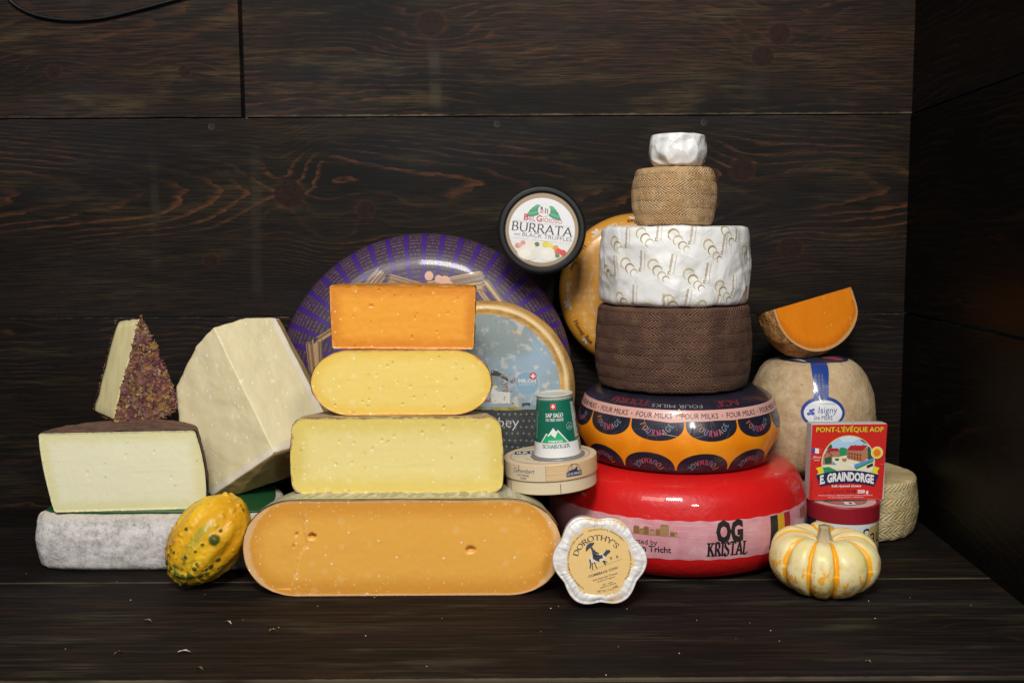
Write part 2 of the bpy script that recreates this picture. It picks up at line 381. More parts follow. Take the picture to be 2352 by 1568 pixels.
# ------------------------------------------------------------------ dark stained boards
YW = 1.842
def wood(name, u, v, cath=None, knots=(), stripe=(), line=.55, tone=1.0, warm=.5, dens=70, seed=0., edges=(), fs=420, rough=.60, linecol=(.115, .044, .018), golden=(.050, .036, .016)):
    """u runs along the board, v across it (functions of the Mat); cath = (u0, v0, A, B) arched grain; knots = (u, v, r)"""
    g = Mat(name); U, Vv = u(g), v(g)
    wob = g.noise(1, 3, v=g.vec(U*2.2+seed, Vv*9, seed))
    wob2 = g.noise(1, 3, v=g.vec(U*9+seed, Vv*60, seed+3))
    if cath:
        ph = None
        for (u0, v0, A, B, u1, u2) in cath:
            dv = Vv - v0
            p = (U-u0)*A + dv*dv*B
            wgt = g.ss(U, u1-.06, u1+.06)*g.ss(U, u2+.06, u2-.06)
            ph = p*wgt if ph is None else ph + p*wgt
        ph = ph + wob*3.0 + wob2*.9
    else:
        ph = Vv*dens + wob*7.5 + wob2*1.1
    kd = None
    for (ku, kv, kr) in knots:
        du, dv = U-ku, Vv-kv
        r2 = (du*du*.16+dv*dv)/(kr*kr)
        ph = ph + (r2*-.35).exp()*(dv.abs()/kr)*1.3 + (r2*-.30).exp()*1.6
        rr = (du*du*.8+dv*dv).sqrt()/kr + (wob-.5)*.5 + wob2*.25
        core = g.ss(rr, 1.05, .85); rim = g.ss(rr, .82, .96)*g.ss(rr, 1.22, 1.02)
        kd = [core, rim, rr] if kd is None else [kd[0].max(core), kd[1].max(rim), kd[2]]
    f = ph.frac()
    ln = g.ss(f, .60, .93)*g.ss(f, 1.0, .965)
    msk = g.ss(g.noise(1, 3, v=g.vec(U*3.1+seed*2, Vv*11, 1+seed)), .40, .66)
    if cath: msk = msk*(.15+.85*g.ss((Vv-cath[0][1]).abs(), .15, .03))
    msk = msk*.85+.12
    brk = g.ss(g.noise(1, 3, .7, v=g.vec(U*34, Vv*190, seed)), .30, .62)
    fib = g.noise(1, 4, .65, v=g.vec(U*14*min(1, fs/300), Vv*fs, seed))
    big = g.noise(1, 3, .5, v=g.vec(U*2.4, Vv*6, seed+9))
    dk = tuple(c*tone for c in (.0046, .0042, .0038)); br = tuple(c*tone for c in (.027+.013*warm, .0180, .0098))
    base = g.mix(g.ss(fib, .38, .70)*(.35+warm*.5)*g.ss(big, .30, .62), dk, br)
    gold = g.ss(g.noise(1, 4, .6, v=g.vec(U*5, Vv*26, seed+5)), .50, .72)*g.ss(fib, .35, .6)
    cool = g.ss(g.noise(1, 3, .5, v=g.vec(U*1.7+3, Vv*5, seed+11)), .48, .66)*fib; base = g.mix(cool*.6, base, tuple(c*tone for c in (.014, .015, .019)))
    base = g.mix(gold*(.20+.5*warm), base, tuple(c*tone for c in golden))
    base = g.mix(ln*msk*brk*line, base, linecol)
    for (su, sw, lo, hi, amt) in stripe:
        sm = g.ss(((U-su)+(wob-.5)*.02).abs(), sw, sw*.25)*g.ss(Vv, lo-.03, lo+.04)*g.ss(Vv, hi+.03, hi-.04)
        base = g.mix(sm*amt*(.1+fib*.9)*g.ss(g.noise(1, 3, .6, v=g.vec(U*8, Vv*22, seed+6)), .30, .62), base, (.062, .050, .034))
    if kd:
        kn = g.noise(160, 3)
        base = g.mix(kd[0]*.92, base, g.mix(kn, (.004, .003, .003), (.030, .013, .009)))
        base = g.mix(kd[1]*.10*g.ss(fib, .2, .6), base, linecol)
    hgt = fib*.5 + ln*.25
    for (ax, pos, s, wdt, amt) in edges:            # worn pale arris of the board
        d = ((Vv if ax == 'v' else U)-pos)*s + (g.noise(1, 3, v=g.vec(U*60, Vv*60, seed))-.5)*wdt*1.6
        e = g.ss(d, wdt, wdt*.2)*g.ss(g.noise(1, 3, v=g.vec(U*7, Vv*7, seed+2)), .25, .6)
        base = g.mix(e*amt, base, (.16, .125, .08))
    return g.out(base, g.mix(fib, (rough-.08,)*3, (rough+.10,)*3), hgt, .0006, .7, spec=.10)
ux = lambda g: g.x; vz = lambda g: g.z; vy = lambda g: g.y; uy = lambda g: g.y
def multibox(name, boxes, mats, bev=.0016):
    bm = bmesh.new()
    for k, (lo, hi) in enumerate(boxes):
        r = bmesh.ops.create_cube(bm, size=1); vs = r['verts']
        for v in vs: v.co = Vector([lo[i]+(v.co[i]+.5)*(hi[i]-lo[i]) for i in range(3)])
        es = list({e for v in vs for e in v.link_edges}); fs = list({f for v in vs for f in v.link_faces})
        for f in fs: f.material_index = k
        bmesh.ops.bevel(bm, geom=es, offset=bev, segments=2, affect='EDGES', profile=.5, material=-1)
    me = bpy.data.meshes.new(name); bm.to_mesh(me); bm.free()
    for m in mats: me.materials.append(m)
    o = bpy.data.objects.new(name, me); COL.objects.link(o); return tag(o, kind='structure')
zs1 = at(1176, 722, YW).z; zs2 = at(1176, 266, YW).z; xj = at(556, 130, YW).x
K = lambda px, py, r: (at(px, py, YW).x, at(px, py, YW).z, r)
kL = K(665, 447, .028)
c0 = at(545, 447, YW); c1 = at(960, 437, YW); c2 = at(1500, 560, YW)
m_mid = wood('stained_board_middle', ux, vz,
    cath=[(c0.x, c0.z, 9.5, 620, -2.0, kL[0]+.03), (c1.x, c1.z, 10.5, 560, kL[0]+.03, 3.0)],
    knots=[kL, K(840, 482, .018), K(486, 600, .015), K(1705, 390, .026), K(1815, 570, .022)],
    stripe=[(at(355, 500, YW).x, .012, .40, .66, .32), (at(588, 500, YW).x, .014, .40, .66, .36)],
    line=.85, warm=.40, tone=1.2, seed=1.3, edges=[('v', zs2, -1, .0035, .35)])
m_low = wood('stained_board_low', ux, vz, knots=[K(1450, 900, .02)], line=.40, warm=.45, dens=85, seed=4.1, edges=[('v', zs1, -1, .004, .75)])
m_tl = wood('stained_board_top_left', ux, vz, knots=[K(125, 165, .016), K(425, 165, .014)], cath=[(at(40, 30, YW).x, at(40, 30, YW).z, 7, 420, -3, 3)], line=.60, warm=.95, tone=1.45, seed=7.7,
    edges=[('v', zs2, 1, .003, .3)], stripe=[])
m_tr = wood('stained_board_top_right', ux, vz, knots=[K(990, 55, .027), K(1790, 78, .024), K(1752, 130, .022)], line=.62, warm=.95, tone=1.45, dens=78, seed=9.2,
    edges=[('v', zs2, 1, .004, .8)], stripe=[(at(998, 200, YW).x, .016, at(998, 260, YW).z, at(998, 90, YW).z, .9), (at(1735, 200, YW).x, .03, at(998, 260, YW).z, at(998, 110, YW).z, .4)])
g_ = .0022
multibox('back_wall', [((-1.7, YW, -.02), (.80, YW+.03, zs1-g_)), ((-1.7, YW-.001, zs1), (.80, YW+.03, zs2-g_)),
    ((-1.7, YW-.003, zs2), (xj-.004, YW+.03, 1.40)), ((xj+.002, YW-.0005, zs2), (.80, YW+.03, 1.40))], [m_low, m_mid, m_tl, m_tr])
# side boards, splaying outward to the front
sw = Matrix.Translation((.7275, 1.840, 0)) @ Matrix.Rotation(math.radians(-3.2), 4, 'Z')
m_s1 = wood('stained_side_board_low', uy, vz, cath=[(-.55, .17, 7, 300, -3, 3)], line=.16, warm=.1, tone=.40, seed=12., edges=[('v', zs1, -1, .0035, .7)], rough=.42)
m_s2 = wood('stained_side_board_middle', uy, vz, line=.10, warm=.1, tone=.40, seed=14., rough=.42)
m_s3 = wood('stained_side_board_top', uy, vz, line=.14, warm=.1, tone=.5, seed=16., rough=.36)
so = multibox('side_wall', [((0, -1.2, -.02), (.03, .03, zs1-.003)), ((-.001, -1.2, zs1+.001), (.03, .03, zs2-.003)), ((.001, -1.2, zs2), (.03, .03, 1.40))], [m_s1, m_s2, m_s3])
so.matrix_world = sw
yf = onz(1176, 1558).y
m_f1 = wood('stained_shelf_front', ux, vy, line=.16, warm=.75, dens=60, fs=130, seed=21., tone=1.0, knots=[], golden=(.058, .050, .031), edges=[('v', yf, 1, .0025, .5)], rough=.72)
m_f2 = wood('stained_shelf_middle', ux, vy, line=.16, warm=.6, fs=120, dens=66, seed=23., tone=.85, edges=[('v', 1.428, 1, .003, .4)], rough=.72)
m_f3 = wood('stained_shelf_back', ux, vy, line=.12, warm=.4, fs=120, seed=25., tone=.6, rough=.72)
m_f0 = wood('stained_shelf_edge', ux, vy, line=.3, warm=.3, seed=27., tone=.6, rough=.72)
multibox('floor', [((-1.7, yf, -.03), (.80, 1.4265, 0)), ((-1.7, 1.428, -.03), (.80, 1.72, 0.0002)), ((-1.7, 1.7215, -.03), (.80, YW+.03, -.0002)),
    ((-1.7, .80, -.03), (.95, yf-.002, -.003))], [m_f1, m_f2, m_f3, m_f0])
bw = bpy.data.objects['back_wall']
hole = pm((.006, .005, .005), .8, name='screw_hole_dark'); holer = pm((.05, .025, .015), .7, name='screw_hole_rim')
for px, py in ((486, 291), (1142, 285), (1617, 281)):
    p = at(px, py, YW-.001); d = Decal(); d.ell(p.x, p.z, .0058, .0058, holer, .0002, n=20); d.ell(p.x+.0006, p.z+.0006, .0050, .0050, hole, .0005, n=20)
    d.build('screw_hole', Plane((0, YW-.001, 0), (1, 0, 0), (0, 0, 1)), bw)
# power cable drooping in front of the top left board
g = Mat('black_rubber'); mrub = g.out((.006, .006, .0065), .42, spec=.4)
pts = [at(x, y, 1.833) for x, y in _cat([(-40, -60), (8, -25), (30, 8), (80, 34), (150, 46), (230, 42), (310, 24), (400, 0), (470, -22), (560, -70), (600, -130)], 8)]
tag(tube('cable', pts, .0032, mrub, seg=10), 'black rubber cable drooping over the top left board', 'cable')
# ------------------------------------------------------------------ cut cheeses
def paste(name, core, near, rim, w_near=.014, w_rim=.0025, spots=(), speck=(.9, .85, .6), speck_amt=.5, mott=.3, pit=.25, rough=.42, sss=.15, seed=0., ragged=.5, pitcol=None):
    g = Mat(name); e = g.attr('edge'); n1 = g.noise(55, 4); n2 = g.noise(300, 3, .6); n3 = g.noise(16, 3)
    e = e + (n1-.5)*w_near*ragged + (n2-.5)*w_rim*1.6
    base = g.mix(g.ss(e, w_near*1.1, w_near*.2), core, near)
    base = g.mix(n3*mott, base, tuple(c*.80 for c in core)); base = g.mix(g.ss(n2, .5, .8)*mott*.5, base, tuple(min(c*1.25, .95) for c in core))
    kn = g.noise(1, 3, .6, v=g.vec(g.x*9+g.z*3, g.y, g.z*210)); base = g.mix(g.ss(kn, .50, .72)*.14, base, tuple(k*.72 for k in core)); h = n2*.22+kn*.22
    d1, c1 = g.dots(135, .26, .20*speck_amt+.02); base = g.mix(d1*.8, base, speck); h = h+d1*.4
    d2, c2 = g.dots(60, .34, .35*speck_amt); base = g.mix(d2*.38*n1, base, speck)
    v = g.vec(g.x*.8, g.y, g.z*1.2)+0 if False else None
    d3, c3 = g.dots(88, .25, pit*.5); d3 = d3*g.ss(n2, .46, .58); base = g.mix(d3*.45, base, pitcol or tuple(c*.42 for c in near)); h = h-d3*1.2
    base = g.mix(g.ss(e, w_rim, w_rim*.3), base, rim)
    base = g.mix(g.attr('dark')*.8, base, pitcol or tuple(c*.35 for c in near))  # shade inside the holes painted in as a darker paste colour
    base = g.mix(g.attr('pale')*.7, base, speck)
    return g.out(base, g.mix(n1, (rough-.06,)*3, (rough+.1,)*3), h, .0008, .5, sss=sss)
def rindm(name, a, b, c=None, scale=60, rough=.6, bump=.001, sc2=240, coat=0, spot=.5):
    g = Mat(name); n1 = g.noise(scale, 5, .6); n2 = g.noise(sc2, 4, .65); n3 = g.noise(12, 3)
    base = g.mix(g.ss(n1, .35, .65), a, b)
    if c: base = g.mix(g.ss(n2, .52, .70)*spot, base, c)
    base = g.mix(n3*.3, base, tuple(v*.7 for v in a))
    return g.out(base, rough, n1*.5+n2*.5, bump, .8, coat=coat)
def hw_stadium(W_, H, ex=2.0, edge=None):
    r = H/2
    def f(z):
        t = min(abs(z-r)/r, 1.0); return W_ - (edge or r) + (edge or r)*(1-t**ex)**(1/ex)
    return f
def hw_round(W_, H, r, bulge=.004, taper=0.0):
    def f(z):
        b = W_ + bulge*(1-((z-H/2)/(H/2))**2) + taper*(z/H-.5)
        for q in (z, H-z):
            if q < r: b -= r - math.sqrt(max(r*r-(r-q)**2, 0))
        return b
    return f
def cut_half(root, hw, H, dep, face_m, rind_m, nx=190, nz=64, rough=.0006, holes=(), crack=None, xf=None, seed=0, rind_out=.0008, rd=None, lip=.0004, topm=None):
    """half of a round cheese lying flat: cross-section faces the camera (y = 0), the rind curves away behind it"""
    W0 = max(hw(H*i/40) for i in range(41))
    zz = [H*(.5-.5*math.cos(PI*(.02+.96*j/(nz-1)))) for j in range(nz)]; zz[0] = 0; zz[-1] = H
    xf = xf or (lambda p: p)
    out = [(s*hw(H*(.5-.5*math.cos(PI*i/80))), H*(.5-.5*math.cos(PI*i/80))) for s in (-1, 1) for i in range(81)]
    t = hw(0); out += [(x, 0) for x in np.linspace(-t, t, 120)]; t = hw(H); out += [(x, H) for x in np.linspace(-t, t, 120)]
    O = np.array(out); vs = []; ed = []; dk = []; pl = []
    for j, z in enumerate(zz):
        h = hw(z)
        for i in range(nx):
            u = -1+2*i/(nx-1); u = math.copysign(abs(u)**.92, u); x = u*h
            d = float(np.sqrt(((O-(x, z))**2).sum(1).min()))
            y = (fbm((x+seed, 0, z), 22)*rough*.55 + fbm((x, seed, z), 120, 3)*rough*.35) * min(1, d/.004)
            k = 0; q = 0
            for (hx, hz, rx, rz, dp) in holes:
                e = math.hypot((x-hx)/rx, (z-hz)/rz) + .18*fbm((x*60, seed, z*60), 3, 2)
                if e < 1.25:
                    y += dp*max(0, 1-e**3) - .0004*math.exp(-((e-1.1)/.12)**2); k = max(k, .5*max(0, 1-e**2))  # k: how much painted shade the hole gets
            if crack:
                cy, ck, cp = crack(x, z); y += cy; k = max(k, ck); q = max(q, cp)
            if d < .003: y += lip*(1-d/.003)*(1+.8*fbm((x*200, 0, z*200), 1, 2)) * -1
            vs.append(xf(Vector((x, y, z)))); ed.append(d); dk.append(k); pl.append(q)
    fs = [(j*nx+i, j*nx+i+1, (j+1)*nx+i+1, (j+1)*nx+i) for j in range(nz-1) for i in range(nx-1)]
    mesh('cut_face', vs, fs, face_m, root, attrs={'edge': ed, 'dark': dk, 'pale': pl})
    n = 44; prof = [(0, 0)]+[(hw(0)*k/6, 0) for k in range(1, 7)] + [(hw(H*(.5-.5*math.cos(PI*i/n))), H*(.5-.5*math.cos(PI*i/n))) for i in range(1, n)] + [(hw(H)*k/10, H) for k in range(10, -1, -1)]
    seg = 90; vs = []
    ro = rind_out
    for (r, z) in prof:
        for j in range(seg+1):
            a = PI*j/seg; n_ = fbm((r*math.cos(a)+seed, r*math.sin(a), z), 40)*.0011 + fbm((r*math.cos(a), r*math.sin(a)+seed, z), 130, 2)*.0005
            rr = (r + (ro+n_ if r > .8*W0 else 0)) if r > 0 else 0; z2 = z + (n_*.6+ro*.4)*(1 if z > H/2 else -.2)*(1 if r > 0 else 0)
            vs.append(xf(Vector((rr*math.cos(a), max(rr*math.sin(a)*dep/W0, 0)+ (0.0002 if j in (0, seg) else 0), z2))))
    m = len(prof); fs = [(i*(seg+1)+j, i*(seg+1)+j+1, (i+1)*(seg+1)+j+1, (i+1)*(seg+1)+j) for i in range(m-1) for j in range(seg)]
    return mesh('rind', vs, fs, rind_m, root, weld=1e-5)

# big amber half wheel, lowest of the middle stack
def amber():
    p = onz(926, 1367); W_ = (at(1291, 1257, p.y).x-at(557, 1257, p.y).x)/2 - .001; H = at(926, 1149, p.y).z
    root = thing('half_wheel_cheese', 'largest amber half wheel of cheese with pale rind, lowest of the middle stack', 'cheese', (p.x, p.y, 0))
    fm = paste('amber_paste', (.78, .37, .085), (.68, .29, .045), (.62, .33, .15), .022, .0022, speck=(.88, .66, .38), speck_amt=.22, pit=.03, mott=.22, seed=1)
    # broad pale band inside the rind
    g = Mat('amber_cut_paste'); e = g.attr('edge'); n1 = g.noise(60, 4); n2 = g.noise(320, 3, .6); n3 = g.noise(9, 2)
    ee = e+(n1-.5)*.006; bot = g.ss(g.z, .035, .0)
    base = g.mix(n3, (.84, .44, .080), (.80, .39, .058)); base = g.mix(g.ss(ee, .035, .008), base, (.70, .31, .040))
    base = g.mix(g.ss(n2, .55, .75)*.18, base, (.85, .52, .2))
    side = g.ss(g.x.abs(), W_-.045, W_-.012)
    pw = (side*.0075+.0030)
    base = g.mix(g.ss(e/pw + (n1-.5)*1.1 + (n2-.5)*.9, 1.25, .6)*.72, base, (.74, .50, .27))
    base = g.mix(g.ss(e+(n2-.5)*.001, .0016, .0006)*.8, base, (.55, .22, .07))
    d1, _ = g.dots(120, .24, .07); base = g.mix(d1*.85, base, (.92, .78, .52))
    d4, _ = g.dots(190, .30, .25); base = g.mix(d4*.5*g.ss(e, .05, .01), base, (.92, .78, .52))
    d2, _ = g.dots(48, .34, .35); base = g.mix(d2*.22, base, (.88, .60, .28))
    base = g.mix((g.attr('dark')*1.8).min(1.0)*.85, base, (.46, .17, .025)); base = g.mix(g.attr('pale')*.5, base, (.90, .60, .25))  # hole shade painted into the amber colour
    fm = g.out(base, .42, n2*.25+d1*.4, .0008, .5, sss=.15)
    rm = rindm('waxed_pale_rind', (.42, .29, .12), (.52, .38, .17), (.60, .50, .30), 40, .38, .0008, coat=.25)
    L = lambda px, py: (at(px, py, p.y).x-p.x, at(px, py, p.y).z)
    h1 = L(717, 1231); h2 = L(1081, 1262); h3 = L(681, 1227); h4 = L(674, 1254)
    holes = [(h1[0], h1[1], .0058, .0046, .008), (h2[0], h2[1], .0078, .0048, .006), (h3[0], h3[1], .0028, .0020, .005), (h4[0], h4[1], .003, .0026, .002)]
    cr = _cat([L(*q) for q in ((700, 1170), (698, 1200), (700, 1225), (706, 1250), (688, 1275), (680, 1310), (668, 1345))], 10)
    cr = np.array(cr)
    def crack(x, z):
        if z < cr[-1][1]-.004 or z > cr[0][1]+.002: return 0, 0, 0
        xc = float(np.interp(-z, -cr[:, 1], cr[:, 0])) + .0022*mn.noise(Vector((z*170, 0, 3))); d = x-xc
        amp = min(1, (cr[0][1]-z)/.02) if z < cr[0][1] else 0
        return (.0016*amp*max(0, 1+d/.03) if d < 0 and d > -.03 else 0), .20*math.exp(-(d/.0009)**2)*(1 if d < 0 else .2), .55*math.exp(-((d-.0012)/.0012)**2)
    cut_half(root, hw_stadium(W_, H, 2.15, edge=H*.56), H, .222, fm, rm, 260, 90, .0005, holes, crack, seed=2)
    # printed film label on the flat top: pale with faint grey-green bars
    lab = Decal(); pal = pm((.50, .47, .30), .32, .3, 'film_label'); bar = pm((.36, .36, .22), .35, .3, 'film_ink'); lt = pm((.60, .58, .44), .32, .3, 'film_pale')
    lab.ell(0, .004, W_*.90, .195, pal, .0012, 0, 180, 60)
    random.seed(3)
    for k in range(26):
        x = -W_*.72+k*W_*1.44/25; lab.poly([(x, .012), (x+.007, .012), (x*.9+.02, .07+.02*random.random()), (x*.9+.012, .07)], bar if k % 3 else lt, .0016)
    lab.text('FROMAGE', .02, .02, .016, bar, .0018, rot=0, xs=1.4)
    hwf = hw_stadium(W_, H, 2.15, edge=H*.56); zt_ = [(hwf(H*(.5+.5*i/60)), H*(.5+.5*i/60)) for i in range(61)]; rs_ = np.array([q[0] for q in zt_][::-1]); zs_ = np.array([q[1] for q in zt_][::-1])
    def top(u, v, h):
        r = math.hypot(u, v*W_/.222); return Vector((u, v, float(np.interp(r, rs_, zs_)) + h + .0006))
    lab.build('top_label', top, root, step=.008)
    return p, W_, H
pB, WB, HB = amber()

# pale block above it
def block_c():
    p = onz(911, 1133, HB+.001); x0 = at(667, 1045, p.y).x; x1 = at(1156, 1045, p.y).x; H = at(911, 958, p.y).z-p.z
    root = thing('half_wheel_cheese', 'pale yellow half wheel with squared ends, second from the bottom of the middle stack', 'cheese', ((x0+x1)/2, p.y, p.z))
    fm = paste('pale_yellow_paste', (.83, .69, .27), (.74, .57, .14), (.50, .30, .12), .032, .0022, speck=(.90, .82, .55), speck_amt=.75, pit=.30, mott=.2, seed=2, sss=.12)
    rm = rindm('brown_dry_rind', (.36, .24, .12), (.48, .36, .19), (.58, .48, .32), 60, .75, .0014)
    W_ = (x1-x0)/2-.004
    L = lambda px, py: (at(px, py, p.y).x-(x0+x1)/2, at(px, py, p.y).z-p.z)
    hs = []
    for q in ((780, 1015), (813, 1018), (772, 1065), (809, 1063), (877, 1010), (888, 1018), (905, 1002), (1018, 978), (856, 1030), (970, 993)):
        a = L(*q); hs.append((a[0], a[1], .0017, .0014, .003))
    cut_half(root, hw_round(W_, H, .016, .004, -.003), H, .092, fm, rm, 220, 76, .0005, hs, seed=11, lip=.0009)
    return p, H
pC, HC = block_c()
def stad_d():
    p = onz(921, 953, HB+.001+HC+.0015); x0 = at(713, 880, p.y).x; x1 = at(1130, 880, p.y).x; H = at(921, 804, p.y).z-p.z
    root = thing('half_wheel_cheese', 'round-ended golden yellow half wheel with thin orange rind, just below the orange block', 'cheese', ((x0+x1)/2, p.y, p.z))
    fm = paste('golden_paste', (.86, .64, .17), (.82, .55, .10), (.72, .36, .10), .018, .0022, speck=(.93, .82, .52), speck_amt=.75, pit=.42, mott=.16, seed=5, sss=.12)
    rm = rindm('orange_thin_rind', (.50, .17, .03), (.60, .27, .06), (.60, .42, .18), 50, .5, .001, coat=.1)
    L = lambda px, py: (at(px, py, p.y).x-(x0+x1)/2, at(px, py, p.y).z-p.z)
    hs = []
    for q in ((848, 918), (833, 922), (951, 911), (976, 910), (800, 876), (925, 928), (912, 878), (943, 888), (770, 930), (1020, 935), (865, 862), (890, 840)):
        a = L(*q); hs.append((a[0], a[1], .0016, .0013, .003))
    cut_half(root, hw_stadium((x1-x0)/2-.001, H, 2.0, edge=H*.60), H, .092, fm, rm, 210, 70, .0004, hs, seed=17)
    return p, H
pD, HD = stad_d()
def block_e():
    p = onz(923, 801, pD.z+HD+.001); x0 = at(760, 730, p.y).x; x1 = at(1089, 730, p.y).x; H = at(923, 656, p.y).z-p.z
    root = thing('cheese_block', 'deep orange rectangular cheese block on top of the middle stack', 'cheese', ((x0+x1)/2, p.y, p.z), (0, math.radians(.6), 0))
    fm = paste('orange_paste', (.84, .35, .030), (.66, .22, .014), (.70, .36, .10), .020, .0012, speck=(.92, .56, .16), speck_amt=.45, pit=.12, mott=.25, seed=8, sss=.12, pitcol=(.30, .09, .01))
    rm = rindm('orange_cut_side', (.55, .20, .03), (.66, .30, .05), (.70, .42, .14), 60, .5, .001)
    L = lambda px, py: (at(px, py, p.y).x-(x0+x1)/2, at(px, py, p.y).z-p.z)
    hs = [(*L(852, 703), .0040, .0012, .004)] + [(*L(*q), .0014, .0016, .003) for q in ((956, 722), (953, 729), (946, 771), (946, 776), (869, 666), (810, 727), (1003, 760), (1028, 717))]
    cut_half(root, hw_round((x1-x0)/2, H, .003, .0006, .003), H, .088, fm, rm, 190, 70, .0006, hs, seed=23, lip=.0009)
    return p, H
pE, HE = block_e()

# ------------------------------------------------------------------ left group
def dense_block(name, foot, H, mats, parent, side=None, nz=30, r=.01, seed=0, amp=.001, top_in=0.0, bulge=0.0, step=.004, loc=None, matfn=None, cham=2):
    """prism over a closed footprint with rounded shoulders; rings from the bottom centre to the top centre"""
    F_ = chaikin(list(foot)+[foot[0]], cham)[:-1] if cham else [Vector(q) for q in foot]
    n = max(40, int(sum((F_[i]-F_[i-1]).length for i in range(len(F_)))/step)); P_, _ = resample([tuple(q) for q in F_]+[tuple(F_[0])], n+1); P_ = P_[:-1]
    c = P_.mean(0); prof = [(0.02, 0), (.35, 0), (.7, 0)]
    def sh(k): return 1-k
    rings = [(.03, 0, 0), (.4, 0, 0), (.8, 0, 0), (1, -r, 0)]
    rings += [(1, -r*(1-math.sin(a)), r*(1-math.cos(a))) for a in np.linspace(.2, PI/2, 5)]
    rings += [(1, bulge*math.sin(PI*t), r+(H-2*r)*t) for t in np.linspace(.04, .96, nz)]
    rings += [(1, -r*(1-math.cos(a)), H-r*(1-math.sin(a))) for a in np.linspace(0, PI/2-.2, 5)]
    rings += [(1, -r, H), (.92, -r, H)] + [(k, 0, H) for k in (.8, .65, .5, .35, .2, .08, .01)]
    nr = np.roll(P_, -1, 0)-np.roll(P_, 1, 0); nr = np.stack([nr[:, 1], -nr[:, 0]], 1); nr /= np.linalg.norm(nr, axis=1)[:, None]
    ar = sum(P_[i-1][0]*P_[i][1]-P_[i][0]*P_[i-1][1] for i in range(n)); nr *= 1 if ar > 0 else -1
    vs = []; fs = []; mi = []
    for (k, o, z) in rings:
        for i in range(n):
            q = c+(P_[i]-c)*k + nr[i]*o; d = fbm((q[0]+seed, q[1], z), 50)*amp
            vs.append((q[0]+nr[i][0]*d*(k > .9), q[1]+nr[i][1]*d*(k > .9), z+d*(z > H*.6)*1.0))
    for a in range(len(rings)-1):
        for i in range(n):
            j = (i+1) % n; f = (a*n+i, a*n+j, (a+1)*n+j, (a+1)*n+i); fs.append(f if ar > 0 else f[::-1])
            if matfn:
                m = (np.array(vs[a*n+i])+np.array(vs[(a+1)*n+j]))/2; mi.append(matfn(m[0], m[1], m[2]))
    return mesh(name, vs, fs, mats, parent, mi=mi or None, loc=loc)
def grey_slab():
    p0 = onz(112, 1303); p1 = onz(330, 1314); p2 = onz(575, 1313)
    H = at(330, 1179, p1.y+.004).z
    c = (p0+p2)/2; o = Vector((p1.x, p1.y, 0))
    root = thing('slab_cheese', 'low grey mould-ripened slab with rounded end, bottom of the left stack', 'cheese', o)
    x0 = p0.x-o.x; x2 = p2.x-o.x
    foot = [(x0-.012, .022), (x0+.004, .008), (x0+.05, .002), (0, .0), (x2+.01, .0), (x2+.035, .010), (x2+.04, .05), (x2+.02, .16), (x2-.02, .20), (x0+.04, .20), (x0-.004, .16), (x0-.014, .06)]
    g = Mat('grey_mould_rind'); n1 = g.noise(34, 5, .7); n2 = g.noise(190, 4, .7); n3 = g.noise(420, 3)
    base = g.mix(g.ss(n1, .34, .62), (.40, .37, .355), (.66, .62, .61)); base = g.mix(g.ss(n2, .50, .66)*.6, base, (.70, .67, .66)); base = g.mix(g.ss(n2, .46, .34)*.6, base, (.27, .25, .22))
    d, _ = g.dots(90, .3, .10); base = g.mix(d*.5, base, (.14, .13, .12)); base = g.mix(g.ss(g.z, H-.016, H-.004)*n1*.9, base, (.50, .42, .26))
    rm = g.out(base, .85, n1*.6+n2*.6+n3*.2, .0018, .9)
    gm = Mat('green_printed_foil'); n = gm.noise(60, 3); fg = gm.out(gm.mix(n, (.008, .055, .016), (.014, .095, .028)), .38, n, .0008, .6)
    dense_block('rind', foot, H, [rm], root, r=.013, seed=1, amp=.0013, bulge=.004, step=.0035)
    ft = [Vector(q) for q in foot]; cc = sum(ft, Vector((0, 0)))/len(ft)
    ins = [tuple(cc+(q-cc)*.93) for q in ft]
    dense_block('foil_label', ins, .0022, [fg], root, r=.0008, nz=2, seed=4, amp=.0006, step=.006, loc=(0, 0, H-.0004))
    return p1, H+.0022
pF, HF = grey_slab()
def white_block():
    a = onz(124, 1176, HF); b = onz(470, 1167, HF); zt = at(100, 990, a.y).z
    o = Vector((a.x, a.y, HF)); d = (b-a); L = d.length; ang = math.atan2(d.y, d.x); H = zt-HF-.003
    x0 = -.016; x1 = L-.010
    root = thing('half_wheel_cheese', 'ivory cut cheese with brown rind lying on the grey slab, under the flowery wedge', 'cheese', o, (0, 0, ang))
    fm = paste('ivory_paste', (.80, .765, .54), (.73, .68, .37), (.62, .58, .40), .022, .0012, speck=(.86, .82, .62), speck_amt=.10, pit=.30, mott=.12, seed=3, sss=.18, pitcol=(.40, .34, .16))
    cx = (x0+x1)/2; W_ = (x1-x0)/2
    # brown rind, and a cut face whose left side leans in towards the bottom
    g = Mat('brown_bark_rind'); n1 = g.noise(70, 5, .65); n2 = g.noise(260, 3, .6)
    rm = g.out(g.mix(g.ss(n1, .3, .65), (.075, .035, .022), (.16, .085, .055)), .8, n1+n2*.6, .0018, .9)
    def xf(q):
        t = min(1, max(0, q.z/H)); x = q.x
        k = abs(x)/W_
        if x < 0: x = x + (.017*(1-t)**1.3)*k
        else: x = x + (.012*(1-t) + .004*math.sin(PI*t))*k
        return Vector((x+cx, q.y, q.z))
    cut_half(root, hw_round(W_, H, .004, .002, 0), H, .108, fm, rm, 200, 76, .0004, [(.01, .085, .002, .0016, .002), (-.05, .06, .0017, .0014, .002), (.07, .05, .0018, .0015, .002), (.05, .09, .0016, .0014, .002)], seed=31, lip=.0010, xf=xf, rind_out=.0012)
    return o, H
oG, HG = white_block()
zG = HF+HG
